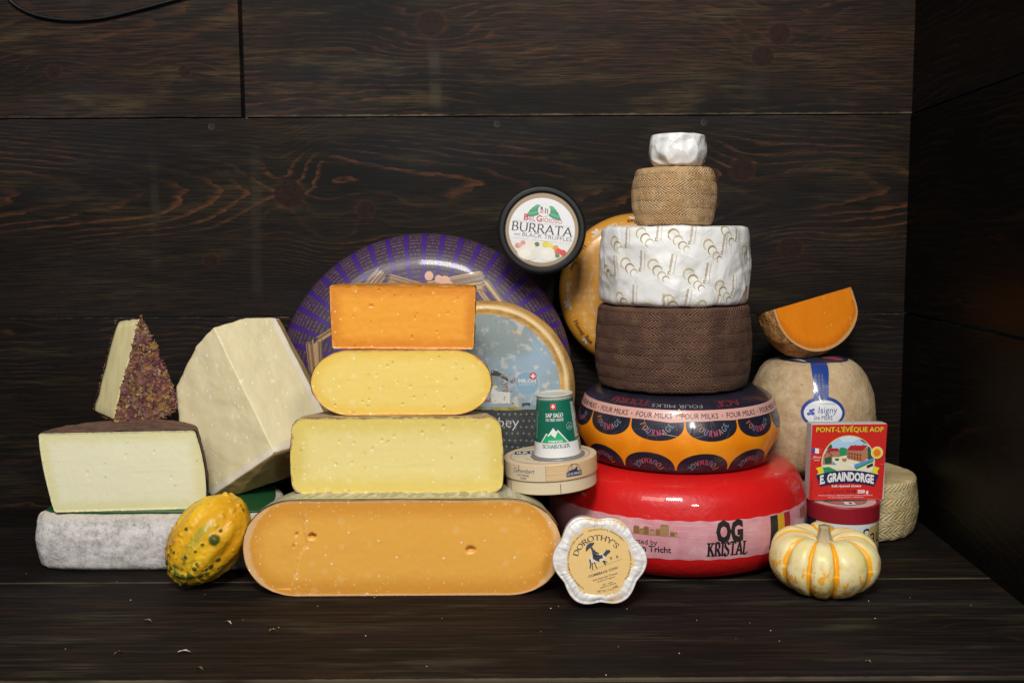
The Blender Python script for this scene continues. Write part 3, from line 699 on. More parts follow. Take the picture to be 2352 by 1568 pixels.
def poly_solid(name, root, corners, polys, mats, mi, cuts=26, smooth_it=2, amp=.0006, seed=0, attrs_fn=None, origin=None, fq=40, off=0):
    o = Vector(origin or (0, 0, 0)); bm = bmesh.new(); vs = [bm.verts.new(Vector(c)-o) for c in corners]
    for f, m in zip(polys, mi):
        fc = bm.faces.new([vs[i] for i in f]); fc.material_index = m
    bmesh.ops.recalc_face_normals(bm, faces=bm.faces[:])
    bmesh.ops.triangulate(bm, faces=bm.faces[:])
    bmesh.ops.subdivide_edges(bm, edges=bm.edges[:], cuts=cuts, use_grid_fill=True)
    for _ in range(smooth_it): bmesh.ops.smooth_vert(bm, verts=bm.verts[:], factor=.5, use_axis_x=True, use_axis_y=True, use_axis_z=True)
    me = bpy.data.meshes.new(name); bm.to_mesh(me); bm.free()
    for m in mats: me.materials.append(m)
    ob = bpy.data.objects.new(name, me); COL.objects.link(ob); ob.parent = root
    displace(ob, lambda q: fbm((q.x+seed, q.y, q.z), fq)*amp + off)
    me.polygons.foreach_set('use_smooth', [True]*len(me.polygons))
    if attrs_fn:
        for k, fn in attrs_fn.items():
            a = me.attributes.new(k, 'FLOAT', 'POINT'); a.data.foreach_set('value', [fn(v.co) for v in me.vertices])
    return ob
def flower_wedge():
    zt = zG+.0035
    N1 = onz(262, 966, zt-.001); N0 = at(323, 724, N1.y+.012); N2 = at(416, 931, N1.y+.055)
    TL = at(270, 732, N1.y+.075); BL = at(215, 944, N1.y+.075); NR = TL+(N2-N0)
    root = thing('cheese_wedge', 'upright wedge crusted with dried purple and ochre flowers, on top of the left stack', 'cheese', (N1.x, N1.y, zt))
    o = root.location
    # lower edge bows down between the corners (outer rind of the wheel)
    def arc(a, b, n, d): return [a.lerp(b, i/n)+Vector((0, 0, -d*math.sin(PI*i/n))) for i in range(n+1)]
    fr = arc(N1, N2, 6, .016); bk = arc(BL, NR, 6, .016)
    cs = [N0, TL]+fr+bk; nf = 7
    F_ = list(range(2, 2+nf)); B_ = list(range(2+nf, 2+2*nf))
    polys = [[0]+F_, [1]+B_[::-1], [0, 1, B_[0], F_[0]], [0, F_[-1], B_[-1], 1]] + [[F_[i], B_[i], B_[i+1], F_[i+1]] for i in range(nf-1)]
    g = Mat('cream_wedge_paste'); n1 = g.noise(40, 4); ns = g.noise(1, 3, v=g.vec(g.x*160, g.y*160, g.z*8))
    d, _ = g.dots(70, .3, .06); base = g.mix(n1, (.80, .69, .33), (.86, .76, .43)); base = g.mix(g.ss(ns, .5, .8)*.4, base, (.84, .78, .52)); base = g.mix(d*.6, base, (.88, .82, .55))
    pst = g.out(base, .36, n1*.4+ns*.5, .0008, .6, sss=.15)
    g = Mat('herb_crust_ground'); c = g.sep(g.vor(260, out='Color')); n = g.noise(120, 3)
    crm = g.out(g.mix(c[0], (.12, .05, .04), (.34, .20, .09)), .9, n, .002, 1)
    mi = [1, 0, 0, 1] + [1]*(nf-1)
    poly_solid('paste', root, cs, polys, [pst, crm], mi, cuts=9, smooth_it=1, amp=.0016, seed=3, origin=o, fq=70)
    # petals and herbs pressed into the broad face and the curved foot
    random.seed(11); V = []; F2 = []; C = []
    pal = [(.20, .070, .070), (.24, .11, .085), (.10, .028, .050), (.30, .14, .035), (.32, .19, .09), (.22, .09, .07), (.10, .055, .025), (.38, .27, .21), (.40, .20, .035), (.15, .11, .04), (.06, .018, .035)]
    tri = [(N0, fr[i], fr[i+1]) for i in range(6)]; quad = [(fr[i], bk[i], bk[i+1], fr[i+1]) for i in range(6)]
    nrm = (N1-N0).cross(N2-N0).normalized(); nrm = nrm if nrm.y < 0 else -nrm
    def petal(q, nn, big=1):
        a = Vector((random.gauss(0, 1), random.gauss(0, 1), random.gauss(0, 1))); a = (a-nn*a.dot(nn)*.75).normalized(); b = nn.cross(a).normalized()
        l = random.choice((random.uniform(.0015, .0050), random.uniform(.003, .0085)))*big; w = random.uniform(.0006, .0034)*big; i = len(V)
        k = nn*random.uniform(.0006, .0030)
        V.extend([q-a*l+k*.2, q+b*w+k, q+a*l+k*random.uniform(.3, 1.6), q-b*w+k*.8]); F2.append((i, i+1, i+2, i+3))
        f_ = fbm(q, 55, 2); k_ = int((f_*.9+.5)*8+random.gauss(0, 2.0)) % len(pal); c = pal[k_]; s = random.uniform(.6, 1.3); C.extend([(c[0]*s, c[1]*s, c[2]*s, 1)]*4)
    for k in range(2600):
        t = random.choice(tri); u, v = random.random(), random.random()
        if u+v > 1: u, v = 1-u, 1-v
        q = t[0]+(t[1]-t[0])*u+(t[2]-t[0])*v
        petal(q-o, nrm)
    for k in range(46):                        # whole flower heads
        t = random.choice(tri); u, v = random.random(), random.random()
        if u+v > 1: u, v = 1-u, 1-v
        q = t[0]+(t[1]-t[0])*(.06+u*.86)+(t[2]-t[0])*v*.92; rr = random.uniform(.004, .0085); c = random.choice([(.22, .09, .075), (.19, .07, .075), (.27, .13, .05), (.25, .12, .09), (.13, .045, .05), (.30, .16, .05)])
        e1_ = nrm.cross(Vector((.2, .1, 1))).normalized(); e2_ = nrm.cross(e1_)
        for j in range(9):
            a = j*2*PI/9+random.uniform(-.2, .2); dr_ = e1_*math.cos(a)+e2_*math.sin(a); sd = nrm.cross(dr_); i = len(V); s = random.uniform(.65, 1.25); b0 = q-o+nrm*.003
            V.extend([b0, b0+dr_*rr*.55+sd*rr*.30+nrm*.0012, b0+dr_*rr+nrm*random.uniform(-.0008, .0018), b0+dr_*rr*.55-sd*rr*.30+nrm*.0006]); F2.append((i, i+1, i+2, i+3)); C.extend([(c[0]*s, c[1]*s, c[2]*s, 1)]*4)
    for k in range(700):
        t = random.choice(quad); u, v = random.random()**1.5, random.random(); q = t[0].lerp(t[1], u).lerp(t[3].lerp(t[2], u), v)
        petal(q-o, Vector((0, -.3, -1)).normalized(), .8)
    for k in range(90):                       # crumbs on the far rim, seen along the left edge
        q = TL.lerp(BL, random.random()); petal(q-o, Vector((-1, 0, .2)), .45)
    g = Mat('dried_petals'); hm = g.out(g.attr('col', True), .75, spec=.3)
    mesh('flower_crust', V, F2, hm, root, smooth=False, cols=C)
flower_wedge()
def parmesan():
    R0 = at(490, 750, 1.585); R1 = at(631, 1041, 1.525); TR = at(634, 730, 1.66); BR = at(772, 1000, 1.60)
    L0 = at(401, 886, 1.70); Lb = at(420, 1085, 1.70); L1 = onz(486, 1139, HF+.001); G1 = onz(548, 1136, HF+.001); G2 = at(735, 1075, 1.62)
    TRr = at(646, 731, 1.675); BRr = at(790, 1000, 1.625)
    Bk = at(610, 800, 1.76); Bt = at(560, 1010, 1.75)
    T1 = at(558, 727, 1.628); T0 = at(446, 795, 1.645)
    o = Vector((L1.x+.03, L1.y+.03, HF)); root = thing('cheese_wedge', 'large ivory hard cheese wedge leaning with its ridge facing out, left of the purple wheel', 'cheese', o)
    def onpl(a, b, c, px, py):
        n_ = (b-a).cross(c-a); d = ray(px, py); return CAM + d*((a-CAM).dot(n_)/d.dot(n_))
    L0 = onpl(R0, R1, L1, 401, 886); Lb = onpl(R0, R1, L1, 418, 1085); T0 = onpl(R0, R1, L1, 446, 798)
    BR = onpl(R0, R1, TR, 772, 1000); T1 = onpl(R0, R1, TR, 558, 731); G2 = Vector((G2.x, BR.y+.03, G2.z)); BRr = BR+Vector((.012, .022, -.004)); TRr = TR+Vector((.003, .012, -.002)); BRr = BR+Vector((.005, .014, -.002))
    cs = [R0, R1, TR, BR, L0, Lb, L1, G1, G2, TRr, BRr, Bk, Bt, T0, T1]
    polys = [[0, 13, 4, 5, 6, 1], [0, 1, 3, 2, 14], [1, 6, 7], [1, 7, 8, 3], [2, 3, 10, 9], [3, 8, 10], [0, 14, 2, 9, 11, 4, 13], [4, 11, 12, 5], [5, 12, 7, 6], [9, 10, 11], [10, 8, 12, 11], [7, 12, 8]]
    mi = [0, 0, 1, 1, 1, 1, 0, 0, 0, 1, 1, 1]
    g = Mat('ivory_hard_paste'); e = g.attr('rd'); n1 = g.noise(30, 4); n2 = g.noise(260, 3, .6); n3 = g.noise(1, 3, v=g.vec(g.x*34, g.y*34, g.z*9))
    base = g.mix(n3, (.63, .53, .31), (.75, .66, .42)); base = g.mix(g.ss(n2, .5, .8)*.25, base, (.76, .70, .50))
    v1 = g.vec(g.x*1.35, g.y, g.z*.8); d1, _ = g.dots(105, .30, .16, v1); d2, _ = g.dots(55, .27, .30, v1); base = g.mix(d1*.6, base, (.84, .81, .66)); base = g.mix(d2*.45, base, (.82, .78, .62))
    base = g.mix(g.ss(e+(n2-.5)*.004, .0115, .009)*.85, base, (.70, .64, .54)); base = g.mix(g.ss(e+(n2-.5)*.002, .002, .0005)*.6, base, (.36, .26, .12))
    pst = g.out(base, .5, n1*.3+n3*.5+n2*.4+d1*.3, .0012, .7, sss=.12)
    rm = rindm('golden_hard_rind', (.30, .20, .07), (.40, .28, .11), (.20, .13, .05), 50, .55, .001)
    def seg(a, b):
        def f(q):
            ab = b-a; t = max(0, min(1, (q+o-a).dot(ab)/ab.length_squared)); return ((q+o)-(a+ab*t)).length
        return f
    A = [seg(L1, R1), seg(R1, BR), seg(BR, TR)]
    poly_solid('paste', root, cs, polys, [pst, rm], mi, cuts=34, smooth_it=3, amp=.0016, seed=5, origin=o, attrs_fn={'rd': lambda q: min(f(q) for f in A)}, fq=26)
parmesan()
def gourd():
    a = onz(412, 1341, .028)+Vector((0, .020, 0)); b = at(548, 1140, 1.468)
    # long axis from the floor up against the stacks
    lo = at(408, 1328, 1.395); hi = at(548, 1152, 1.440); c = (lo+hi)/2; ax = (hi-lo); Ln = ax.length/2+.006; ax.normalize()
    q = ax.to_track_quat('Z', 'Y'); M = q.to_matrix().to_4x4(); M.translation = c; MI = M.inverted()
    R = .0505
    def rad(t):      # t = z/Ln in -1..1
        return R*max(0, 1-abs(t)**2.35)**.62*(1+.06*t)
    wl = []
    for px, py, r, h, gr in ((470+22, 1239, .0078, .0052, 1), (459, 1238, .0028, .0022, .2), (400+8, 1311+8, .0052, .0045, 1), (398+24, 1320+0, .0045, .004, 1), (441-2, 1322-4, .0055, .005, 1), (422, 1312+22, .005, .004, 1),
            (395, 1213, .0035, .0025, .5), (384+7, 1268, .004, .003, .4), (456+50, 1218, .0028, .002, .9), (483+10, 1268+5, .003, .003, .8), (499, 1275+7, .004, .003, 1), (485, 1300, .004, .003, .9), (535, 1172, .004, .0035, .1), (548, 1160, .004, .004, .1), (554, 1172, .0035, .003, .9),
            (462, 1163, .0035, .002, .6), (447, 1176, .003, .002, .7), (440, 1190, .003, .002, .6), (425, 1205, .003, .002, .3), (415, 1225, .003, .0025, .4), (520, 1138, .006, .006, .0), (534, 1137, .005, .004, 0),
            (403, 1243, .003, .002, .5), (440, 1262, .002, .0015, .3), (430, 1282, .0025, .002, .6), (415, 1290, .003, .002, .7), (450, 1300, .002, .002, .8), (465, 1250, .003, .002, .7), (518, 1240, .003, .0025, .9), (528, 1225, .003, .002, .8), (508, 1262, .003, .003, .9), (384, 1290, .004, .003, 1), (386, 1305, .004, .003, 1), (460, 1320, .004, .003, 1), (475, 1312, .003, .003, .9)):
        d = (MI.to_3x3() @ ray(px, py)); s = MI @ CAM
        # closest approach to the surface
        best = None
        for k in range(400):
            t = .5+k*.0045; w = s+d*t
            if abs(w.z) < Ln and math.hypot(w.x, w.y) < rad(w.z/Ln): best = w; break
        if best is None: continue
        wl.append((best, r, h, gr))
    rg = random.Random(5)
    for _ in range(120):
        t = rg.uniform(-.97, .9); th = rg.uniform(0, 2*PI); lowp = rg.random() < .38-.45*t
        r_ = rg.uniform(.0016, .0034); wl.append((Vector((math.cos(th)*rad(t), math.sin(th)*rad(t), t*Ln)), r_, r_*.75, (1 if lowp else .25)))
    vs = []; gr = []; n, sg = 170, 230
    for i in range(n+1):
        t = -math.cos(PI*i/n); r0 = rad(t)
        for j in range(sg):
            th = 2*PI*j/sg; rib = 1+.030*math.cos(10*th+.6*math.sin(2*th))*(1-t*t) + .035*mn.noise(Vector((math.cos(th)*1.2, math.sin(th)*1.2, t*1.6)))
            p = Vector((math.cos(th)*r0*rib, math.sin(th)*r0*rib, t*Ln))
            nn = Vector((math.cos(th), math.sin(th), t*.7)).normalized(); g = 0; h = .0010*fbm(p, 70, 3) + .0011*max(0, mn.noise(p*170))*(.4+.6*(t < -.2))
            for w, r, hh, c in wl:
                e = (p-w).length/r
                if e < 2.2: h += hh*math.exp(-e**2*1.4); g = max(g, c*math.exp(-(e*.85)**2*1.1))
            vs.append(p+nn*h); gr.append(g)
    fs = [(i*sg+j, i*sg+(j+1) % sg, (i+1)*sg+(j+1) % sg, (i+1)*sg+j) for i in range(n) for j in range(sg)]
    g = Mat('warty_gourd_skin'); n1 = g.noise(28, 4, v=g.vec(g.x, g.y, g.z*.45)); n2 = g.noise(120, 4, .6); th = g.y.atan2(g.x)
    base = g.mix(g.ss(n1, .35, .65), (.62, .29, .008), (.76, .45, .016)); base = g.mix(g.ss(n2, .55, .75)*.35, base, (.80, .50, .10))
    st = g.ss((th*5+n1*3).sin(), .55, .98)*g.ss(n1, .42, .60); base = g.mix(st*.75, base, (.24, .26, .03))
    low = g.ss(g.z+(n1-.5)*.05, -Ln*.10, -Ln*.75)*g.ss(n2, .50, .60); base = g.mix(low*.85, base, (.04, .085, .018))
    base = g.mix(g.ss(g.attr('wart')+(n2-.5)*.5, .25, .60)*.92, base, (.022, .060, .014)); d, _ = g.dots(170, .3, .12); base = g.mix(d*.35, base, (.18, .10, .02))
    gm = g.out(base, .40, n2*.6+n1*.4, .0014, .8, spec=.35, coat=.05)
    o = mesh('gourd', vs, fs, gm, attrs={'wart': gr}, weld=1e-5); o.matrix_world = M
    tag(o, 'warty yellow gourd with dark green bumps leaning between the grey slab and amber cheese', 'gourd')
gourd()
# ------------------------------------------------------------------ the two big waxed wheels on the right
YC = 1.600
def lathe_part(name, rev, m, parent, seg=128, a0=0, a1=2*PI, **k):
    vs, fs = rev.geo(seg, a0, a1); return mesh(name, vs, fs, m, parent, weld=1e-6, **k)
BLK = pm((.012, .011, .012), .4, name='black_ink'); WHT = pm((.80, .79, .76), .5, name='white_ink')
zR = at(1560, 1086, 1.462).z
def red_wheel():
    c = at(1551, 1180, YC); root = thing('waxed_round_cheese', 'large glossy red waxed wheel with a pink band, bottom of the right stack', 'cheese', (c.x, YC, 0))
    R = .2035; H = zR+.0015
    rev = Rev([(0, 0), (.14, 0), (.178, .002), (R*.985, .028), (R+.0035, .062), (R+.003, .092), (R*.955, H-.018), (.160, H-.003), (.12, H), (0, H)], n=110)
    g = Mat('red_wax'); n = g.noise(14, 3); n2 = g.noise(90, 3)
    m = g.out(g.mix(n, (.52, .006, .007), (.66, .012, .010)), g.mix(n2, (.36,)*3, (.46,)*3), n*.9+n2*.5, .0022, .7, coat=.45, coatr=.05, spec=.3)
    lathe_part('wax_coat', rev, m, root, 200)
    g = Mat('pink_band_film'); n = g.noise(30, 4); sc = g.noise(1, 3, .7, v=g.vec(g.x*30, g.y*30, g.z*400)); s2 = g.vor(55, feature='DISTANCE_TO_EDGE', v=g.vec(g.x, g.y, g.z*.4))
    b = g.mix(g.ss(n, .3, .7), (.56, .22, .26), (.66, .34, .37)); b = g.mix(g.ss(sc, .5, .7)*.35, b, (.74, .52, .54)); b = g.mix(g.ss(s2, .010, .002)*g.ss(n, .5, .6)*.7, b, (.82, .66, .66))
    pk = g.out(b, .28, n*.4+sc*.3, .0008, .5, coat=.3, coatr=.1)
    v1 = rev.v_at_z(cu(c.x, YC, R+.002, 1560, 1183)[1])-.009; v0 = rev.v_at_z(cu(c.x, YC, R-.002, 1560, 1284)[1])
    vs = []; N = 240; M_ = 14
    for i in range(N+1):
        for j in range(M_+1): vs.append(rev(-.52+1.04*i/N, v0+(v1-v0)*j/M_+.0006*math.sin(i*.9)*(j in (0, M_)), .0005))
    band = mesh('paper_band', vs, [(i*(M_+1)+j, (i+1)*(M_+1)+j, (i+1)*(M_+1)+j+1, i*(M_+1)+j+1) for i in range(N) for j in range(M_)], pk, root)
    d = Decal(); hb = (v1-v0)
    U = lambda px: cu(c.x, YC, R+.003, px, 1230, rev.rho)[0]
    def V_(py, px=1560): return rev.v_at_z(cu(c.x, YC, R+.003, px, py)[1])
    mm = .00063
    big = pm((.018, .016, .016), .4, name='heavy_ink')
    def dip(px): return (1-math.cos(math.asin((px-1560)/293)))*40     # rise of the band away from the middle
    uc = U(1676); vc = V_(1222)+.001
    d.text('OG', uc, V_(1241, 1676), .0280, big, .0010, wt=.06, fit=.042)
    d.text('KRISTAL', U(1674), V_(1275, 1674), 0.0205, big, .0010, font='serif', wt=.24, fit=.063, rot=.0)
    gold = pm((.62, .36, .02), .4, name='yellow_ink'); dr = pm((.35, .02, .03), .4, name='deep_red_ink')
    u0 = U(1769); w = (U(1813)-u0)/3
    d.rect(u0, v0+.006, u0+w, v1-.002, big, .0010); d.rect(u0+w, v0+.006, u0+2*w, v1-.002, gold, .0010); d.rect(u0+2*w, v0+.006, u0+3*w, v1-.002, dr, .0010)
    ub = U(1508); br = [pm(c, .5, name='brown_ink') for c in ((.26, .12, .05), (.34, .20, .08), (.22, .12, .03), (.42, .24, .14))]
    sx = [(-54, 14, 16), (-40, 12, 10), (-30, 12, 17), (-17, 14, 10), (-2, 10, 13), (8, 20, 22), (31, 10, 9), (40, 8, 7)]
    for i, (x, w_, h_) in enumerate(sx):
        d.rect(ub+x*mm, V_(1231), ub+(x+w_)*mm, V_(1231)+h_*mm, br[i % 4], .0010); d.poly([(ub+x*mm, V_(1231)+h_*mm), (ub+(x+w_)*mm, V_(1231)+h_*mm), (ub+(x+w_-3)*mm, V_(1231)+(h_+3)*mm), (ub+(x+3)*mm, V_(1231)+(h_+3)*mm)], br[(i+1) % 4], .0010)
    d.rect(ub-60*mm, V_(1232.5), ub+54*mm, V_(1231), pm((.45, .20, .22), .5), .0008)
    d.text('Selected by', U(1510), V_(1250, 1500), .0075, big, .0010, align='r', wt=0)
    d.text('Van Tricht', U(1542), V_(1268, 1520), .0088, big, .0010, align='r', wt=.02)
    d.rect(U(1340), v0+.02, U(1349), v1-.01, dr, .0010)
    for k in range(4): d.rect(U(1836)+k*.007, V_(1228), U(1836)+k*.007+.005, V_(1228)+.014, br[k], .0010)
    d.build('band_print', rev, root, step=.006, into=band)
    return c, H
cR, HR = red_wheel()
def banded_wheel():
    H = .113; R = .1580
    root = thing('waxed_round_cheese', 'orange wheel with black scalloped lettered labels, between the red wheel and the dark brown cheese', 'cheese', (cR.x+.0005, YC-.002, HR-.0008), (math.radians(1.2), 0, 0))
    rev = Rev([(0, 0), (.10, 0), (.146, .0005), (R*.975, .014), (R+.004, .042), (R+.004, .062), (R*.97, H-.024), (.146, H-.009), (.122, H-.001), (.10, H), (0, H)], n=110)
    g = Mat('orange_wax'); n = g.noise(22, 4); n2 = g.noise(160, 3)
    sc = g.ss(g.noise(1, 2, v=g.vec(g.x*40, g.y*40, g.z*600)), .66, .74)*g.ss((g.z-.052).abs(), .012, .004)
    b = g.mix(g.ss(n, .3, .7), (.80, .23, .005), (.88, .31, .010)); b = g.mix(sc*.4, b, (.85, .5, .2))
    m = g.out(b, g.mix(n2, (.33,)*3, (.43,)*3), n*.4+n2*.2, .0010, .5, coat=.4, coatr=.06, sss=.05, spec=.35)
    wax = lathe_part('wax_coat', rev, m, root, 180)
    nv = Mat('black_film_label'); n = nv.noise(40, 4); cr = nv.vor(42, feature='DISTANCE_TO_EDGE')
    b = nv.mix(n, (.010, .009, .016), (.022, .020, .038)); b = nv.mix(nv.ss(cr, .02, .004)*nv.ss(n, .5, .62)*.5, b, (.10, .10, .15))
    navy = nv.out(b, .32, n*.8+nv.ss(cr, 0, .05)*.35, .0012, .6, coat=.3, coatr=.08)
    pink = pm((.66, .36, .31), .35, .2, name='pink_film')
    T = rev.t[-1]-rev.t0; cols = [pm(c, .4, name='letter_ink') for c in ((.50, .15, .07), (.45, .22, .14), (.26, .20, .36), (.48, .09, .13), (.45, .07, .16), (.50, .18, .18), (.24, .30, .36), (.16, .28, .38))]
    circ = 2*PI*rev.rho
    vp_o = rev.v_at_z(cu(cR.x, YC, .152, 1560, 964)[1]-HR+.003); vp_i = vp_o+.0165
    o4 = cu(cR.x, YC, .155, 1607, 955, rev.rho)[0]
    d = Decal()
    d.rect(-circ/2, vp_i-.001, circ/2, T-.03, navy, .0003)
    N = 360; V = []
    random.seed(5)
    for i in range(N+1):
        u = -circ/2+circ*i/N; j = .0010*mn.noise(Vector((u*40, 1, 0))) + (.0030*max(0, 1-abs(u-o4+.045)/.03))
        V += [(u, vp_o+j*(-1)), (u, vp_i)]
    d.add(V, [(2*i, 2*i+2, 2*i+3, 2*i+1) for i in range(N)], pink, .0006)
    pit = circ/12; off = math.radians(-20.3)*rev.rho
    for k in range(-3, 5):
        uc = off+k*pit; w = pit*.485; D_ = .0245; vc = vp_o+.0005; P = []
        for i in range(33):
            a = PI*i/32; P.append((uc-w*math.cos(a), vc-.006-D_*math.sin(a)**.85))
        d.poly([(uc-w, vc+.004)]+P+[(uc+w, vc+.004)], navy, .0003)
        for i, ch in enumerate('FOURMAGE'):
            a = -90+(i-3.5)*19.0; r = .0270
            d.text(ch, uc+r*1.02*math.cos(math.radians(a)), vc+.003+r*.86*math.sin(math.radians(a))-.003, .0082, cols[i], .0008, rot=math.radians(a+90), font='serif', wt=.17, xs=.8)
        ub = uc-math.radians(4.5)*rev.rho; vb = rev.v_at_z(.006); P = []
        for i in range(33):
            a = PI*i/32; P.append((ub+w*math.cos(a), vb+.004+.029*math.sin(a)**.85))
        d.poly([(ub+w, vb-.012)]+P+[(ub-w, vb-.012)], navy, .0003)
        for i, ch in enumerate('FOURMAGE'):
            a = 90-(i-3.5)*17.5*-1; r = .0270
            d.text(ch, ub+r*math.cos(math.radians(a)), vb-.004+r*.92*math.sin(math.radians(a))+.0025, .0082, cols[i], .0008, rot=math.radians(a+90), font='serif', wt=.17, xs=.8)
    d.rect(-circ/2, vb-.03, circ/2, vb+.0045, navy, .0003)
    d.rect(-circ/2, vb-.014, circ/2, vb-.008, pink, .0006)
    pt = circ/14
    for k in range(-5, 6):
        d.text('FOUR MILKS', k*pt+o4, vp_o+.0035, .0078, BLK, .0010, fit=pt*.80, slant=.08)
        d.ell(k*pt+o4+pt*.5, vp_o+.0072, .0010, .0010, BLK, .0010, n=12)
    cw = pm((.26, .24, .26), .4, name='pale_ink'); rd = pm((.17, .022, .03), .4, name='red_ink')
    ua = cu(cR.x, YC, .14, 1553, 925, rev.rho)[0]
    d.text('FOUR MILKS', ua, vp_i+.0105, .0068, cw, .0008, rot=PI, fit=.085)
    d.text('FOURM', ua-.088, vp_i+.018, .013, rd, .0008, rot=PI, font='serif', wt=.2, fit=.075)
    d.text('AGE', ua+.092, vp_i+.018, .013, rd, .0008, rot=PI, font='serif', wt=.2, fit=.052)
    torn = pm((.70, .45, .38), .5)
    d.poly([(o4-.038, vp_o+.009), (o4-.028, vp_o+.013), (o4-.020, vp_o+.008), (o4-.026, vp_o+.006)], pm((.50, .22, .07), .5), .0009)
    d.poly([(o4-.036, vp_o+.0145), (o4-.033, vp_o+.0185), (o4-.028, vp_o+.015)], torn, .0009)
    d.build('film_labels', rev, root, step=.006)
    return root, H
rT, HT = banded_wheel()
# ------------------------------------------------------------------ the stack above
zM = at(1548, 911, 1.470).z
def basket(name, label, px, zb, R, H, rows, sp, ca, cb, cc, prof=None, bump=.0022, Y=YC, rough=.8, seed=0, hl=None, rot=0):
    c = at(px, 600, Y); root = thing(name, label, 'cheese', (c.x, Y, zb), (0, 0, rot))
    P = prof or [(0, 0), (R*.90, 0), (R*.99, .004), (R*1.035, H*.35), (R*1.03, H*.6), (R*1.0, H-.012), (R*.985, H-.0015), (R*.93, H), (0, H)]
    def disp(a, r, z):
        if r < R*.8: return 0
        return .0010*fbm((r*math.cos(a)+seed, r*math.sin(a), z), 55, 3) + .00015*math.sin(z/H*rows*2*PI+.4) + .0005*mn.noise(Vector((math.cos(a)*9, math.sin(a)*9, z*70)))
    rev = Rev(P, n=110, disp=disp)
    g = Mat(name+'_rind'); a = g.y.atan2(g.x); n1 = g.noise(45, 4, .65); n2 = g.noise(240, 4, .65); n3 = g.noise(13, 3)
    u = a*R + (n1-.5)*.006 + (n2-.5)*.0014; v = g.z/(H/rows) + (n1-.5)*.28 + (n3-.5)*.5 + .2
    tri = ((v.frac()-.5).abs()*2)
    ph = (u + tri*(H/rows)*.5*1.5)/sp
    st = (ph*2*PI).sin()*.5+.5
    ed = g.ss(g.z, H-.0006, H-.004)
    seam = g.ss((tri-.5).abs(), .38, .5); half = g.ss(v.frac(), .46, .54)
    gro = g.ss(st+(n2-.5)*.9, .50, .18)*g.ss(g.noise(38, 4, .6, v=g.vec(g.x, g.y, g.z+.4)), .36, .52)
    b = g.mix(g.ss(n1, .34, .66), ca, cb); b = g.mix(half*.16, b, tuple(k*.62 for k in ca)); b = g.mix(gro*(.70+.30*g.ss(n3, .35, .6)), b, cc); b = g.mix(seam*.18, b, cc); b = g.mix(g.ss(g.noise(9, 4, .6), .45, .65)*.45, b, tuple(k*.6 for k in ca))  # alternate half rows darkened: shading of the slanted strands painted in
    if hl: b = g.mix(g.ss(st+(n2-.5)*.8, .62, .95)*g.ss(g.noise(26, 3), .40, .58)*.75, b, hl)  # highlights on the strand crests painted as a lighter tone
    h = (st*.65*g.ss(n1, .25, .5)+n2*.5-seam*.35)*ed
    m = g.out(b, rough, h, bump, .9)
    lathe_part('rind', rev, m, root, 220)
    return c, H, root
HM = at(1548, 709, 1.478).z - zM
cM, _, _ = basket('basket_pressed_cheese', 'tall dark brown wheel with herringbone rind, under the white paper-wrapped cheese', 1547, zM, .1210, HM, 6.2, .0062, (.088, .036, .021), (.122, .052, .030), (.032, .013, .009), bump=.0026, seed=2, hl=(.26, .140, .072))
zQ = zM+HM+.0008; HQ = at(1548, 518, 1.485).z - zQ
def paper_noise(s, amp, folds=0):
    rf = random.Random(int(s*10)); L = []
    for _ in range(folds):
        a0, z0, th = rf.uniform(-PI, 0), rf.uniform(.01, .11), rf.choice((rf.uniform(-.6, .6), rf.uniform(.9, 2.2))); L.append((a0, z0, math.cos(th), math.sin(th), rf.uniform(.020, .050), rf.uniform(.6, 1.3), rf.uniform(.006, .013)))
    def disp(a, r, z):
        q = Vector((math.cos(a)*.11, math.sin(a)*.11, z))
        k = mn.noise(q*14+Vector((s, 0, 0)))*.9
        w = Vector((q.x*13+q.z*5, q.y*13, q.z*11-q.x*7))+Vector((s, s, 0)) + Vector((1, 1, 1))*mn.noise(q*20)*.25
        dist, pts = mn.voronoi(w); e = dist[1]-dist[0]
        w2 = w*2.3; d2, _ = mn.voronoi(w2); e2 = d2[1]-d2[0]
        fo = 0
        for a0, z0, cx_, sx_, ln, am, wd in L:
            du = ((a-a0+PI) % (2*PI)-PI)*.12; dz = z-z0; t = abs(du*cx_+dz*sx_); d = -du*sx_+dz*cx_
            if t < ln: fo += am*math.exp(-abs(d)/wd)*(1-(t/ln)**2)*(1 if d > 0 else .55)
        return .0019*fo + amp*(k*.5 + (min(e, .5)-.25)*1.1 + (min(e2, .4)-.2)*.45)*(1 if r > .03 else 0)
    return disp
def paper_mat(name, c, sc=60, rough=.42, coat=.1, lines=.0012):
    g = Mat(name); w = g.noise(14, 2, col=True)
    n = g.nt.nodes.new('ShaderNodeMixRGB'); n.blend_type = 'ADD'; n.inputs[0].default_value = .06
    g.nt.links.new(g.co.k, n.inputs[1]); g.nt.links.new(w.k, n.inputs[2]); v = S(g, n.outputs[0])
    e1 = g.vor(sc*.40, v, 'F1'); el = g.ss(g.vor(sc*.40, v, 'DISTANCE_TO_EDGE'), 0, .05); e2 = g.ss(g.vor(sc*.9, v, 'DISTANCE_TO_EDGE'), 0, .09)*g.ss(g.noise(30, 2), .45, .6); e3 = g.noise(sc*3.5, 4)
    return g.out(g.mix(e3, tuple(k*.93 for k in c), c), rough, e1*1.2+el*.05+e2*.03+e3*.04, lines*6.5, .75, coat=coat, coatr=.12, sss=0, spec=.45)
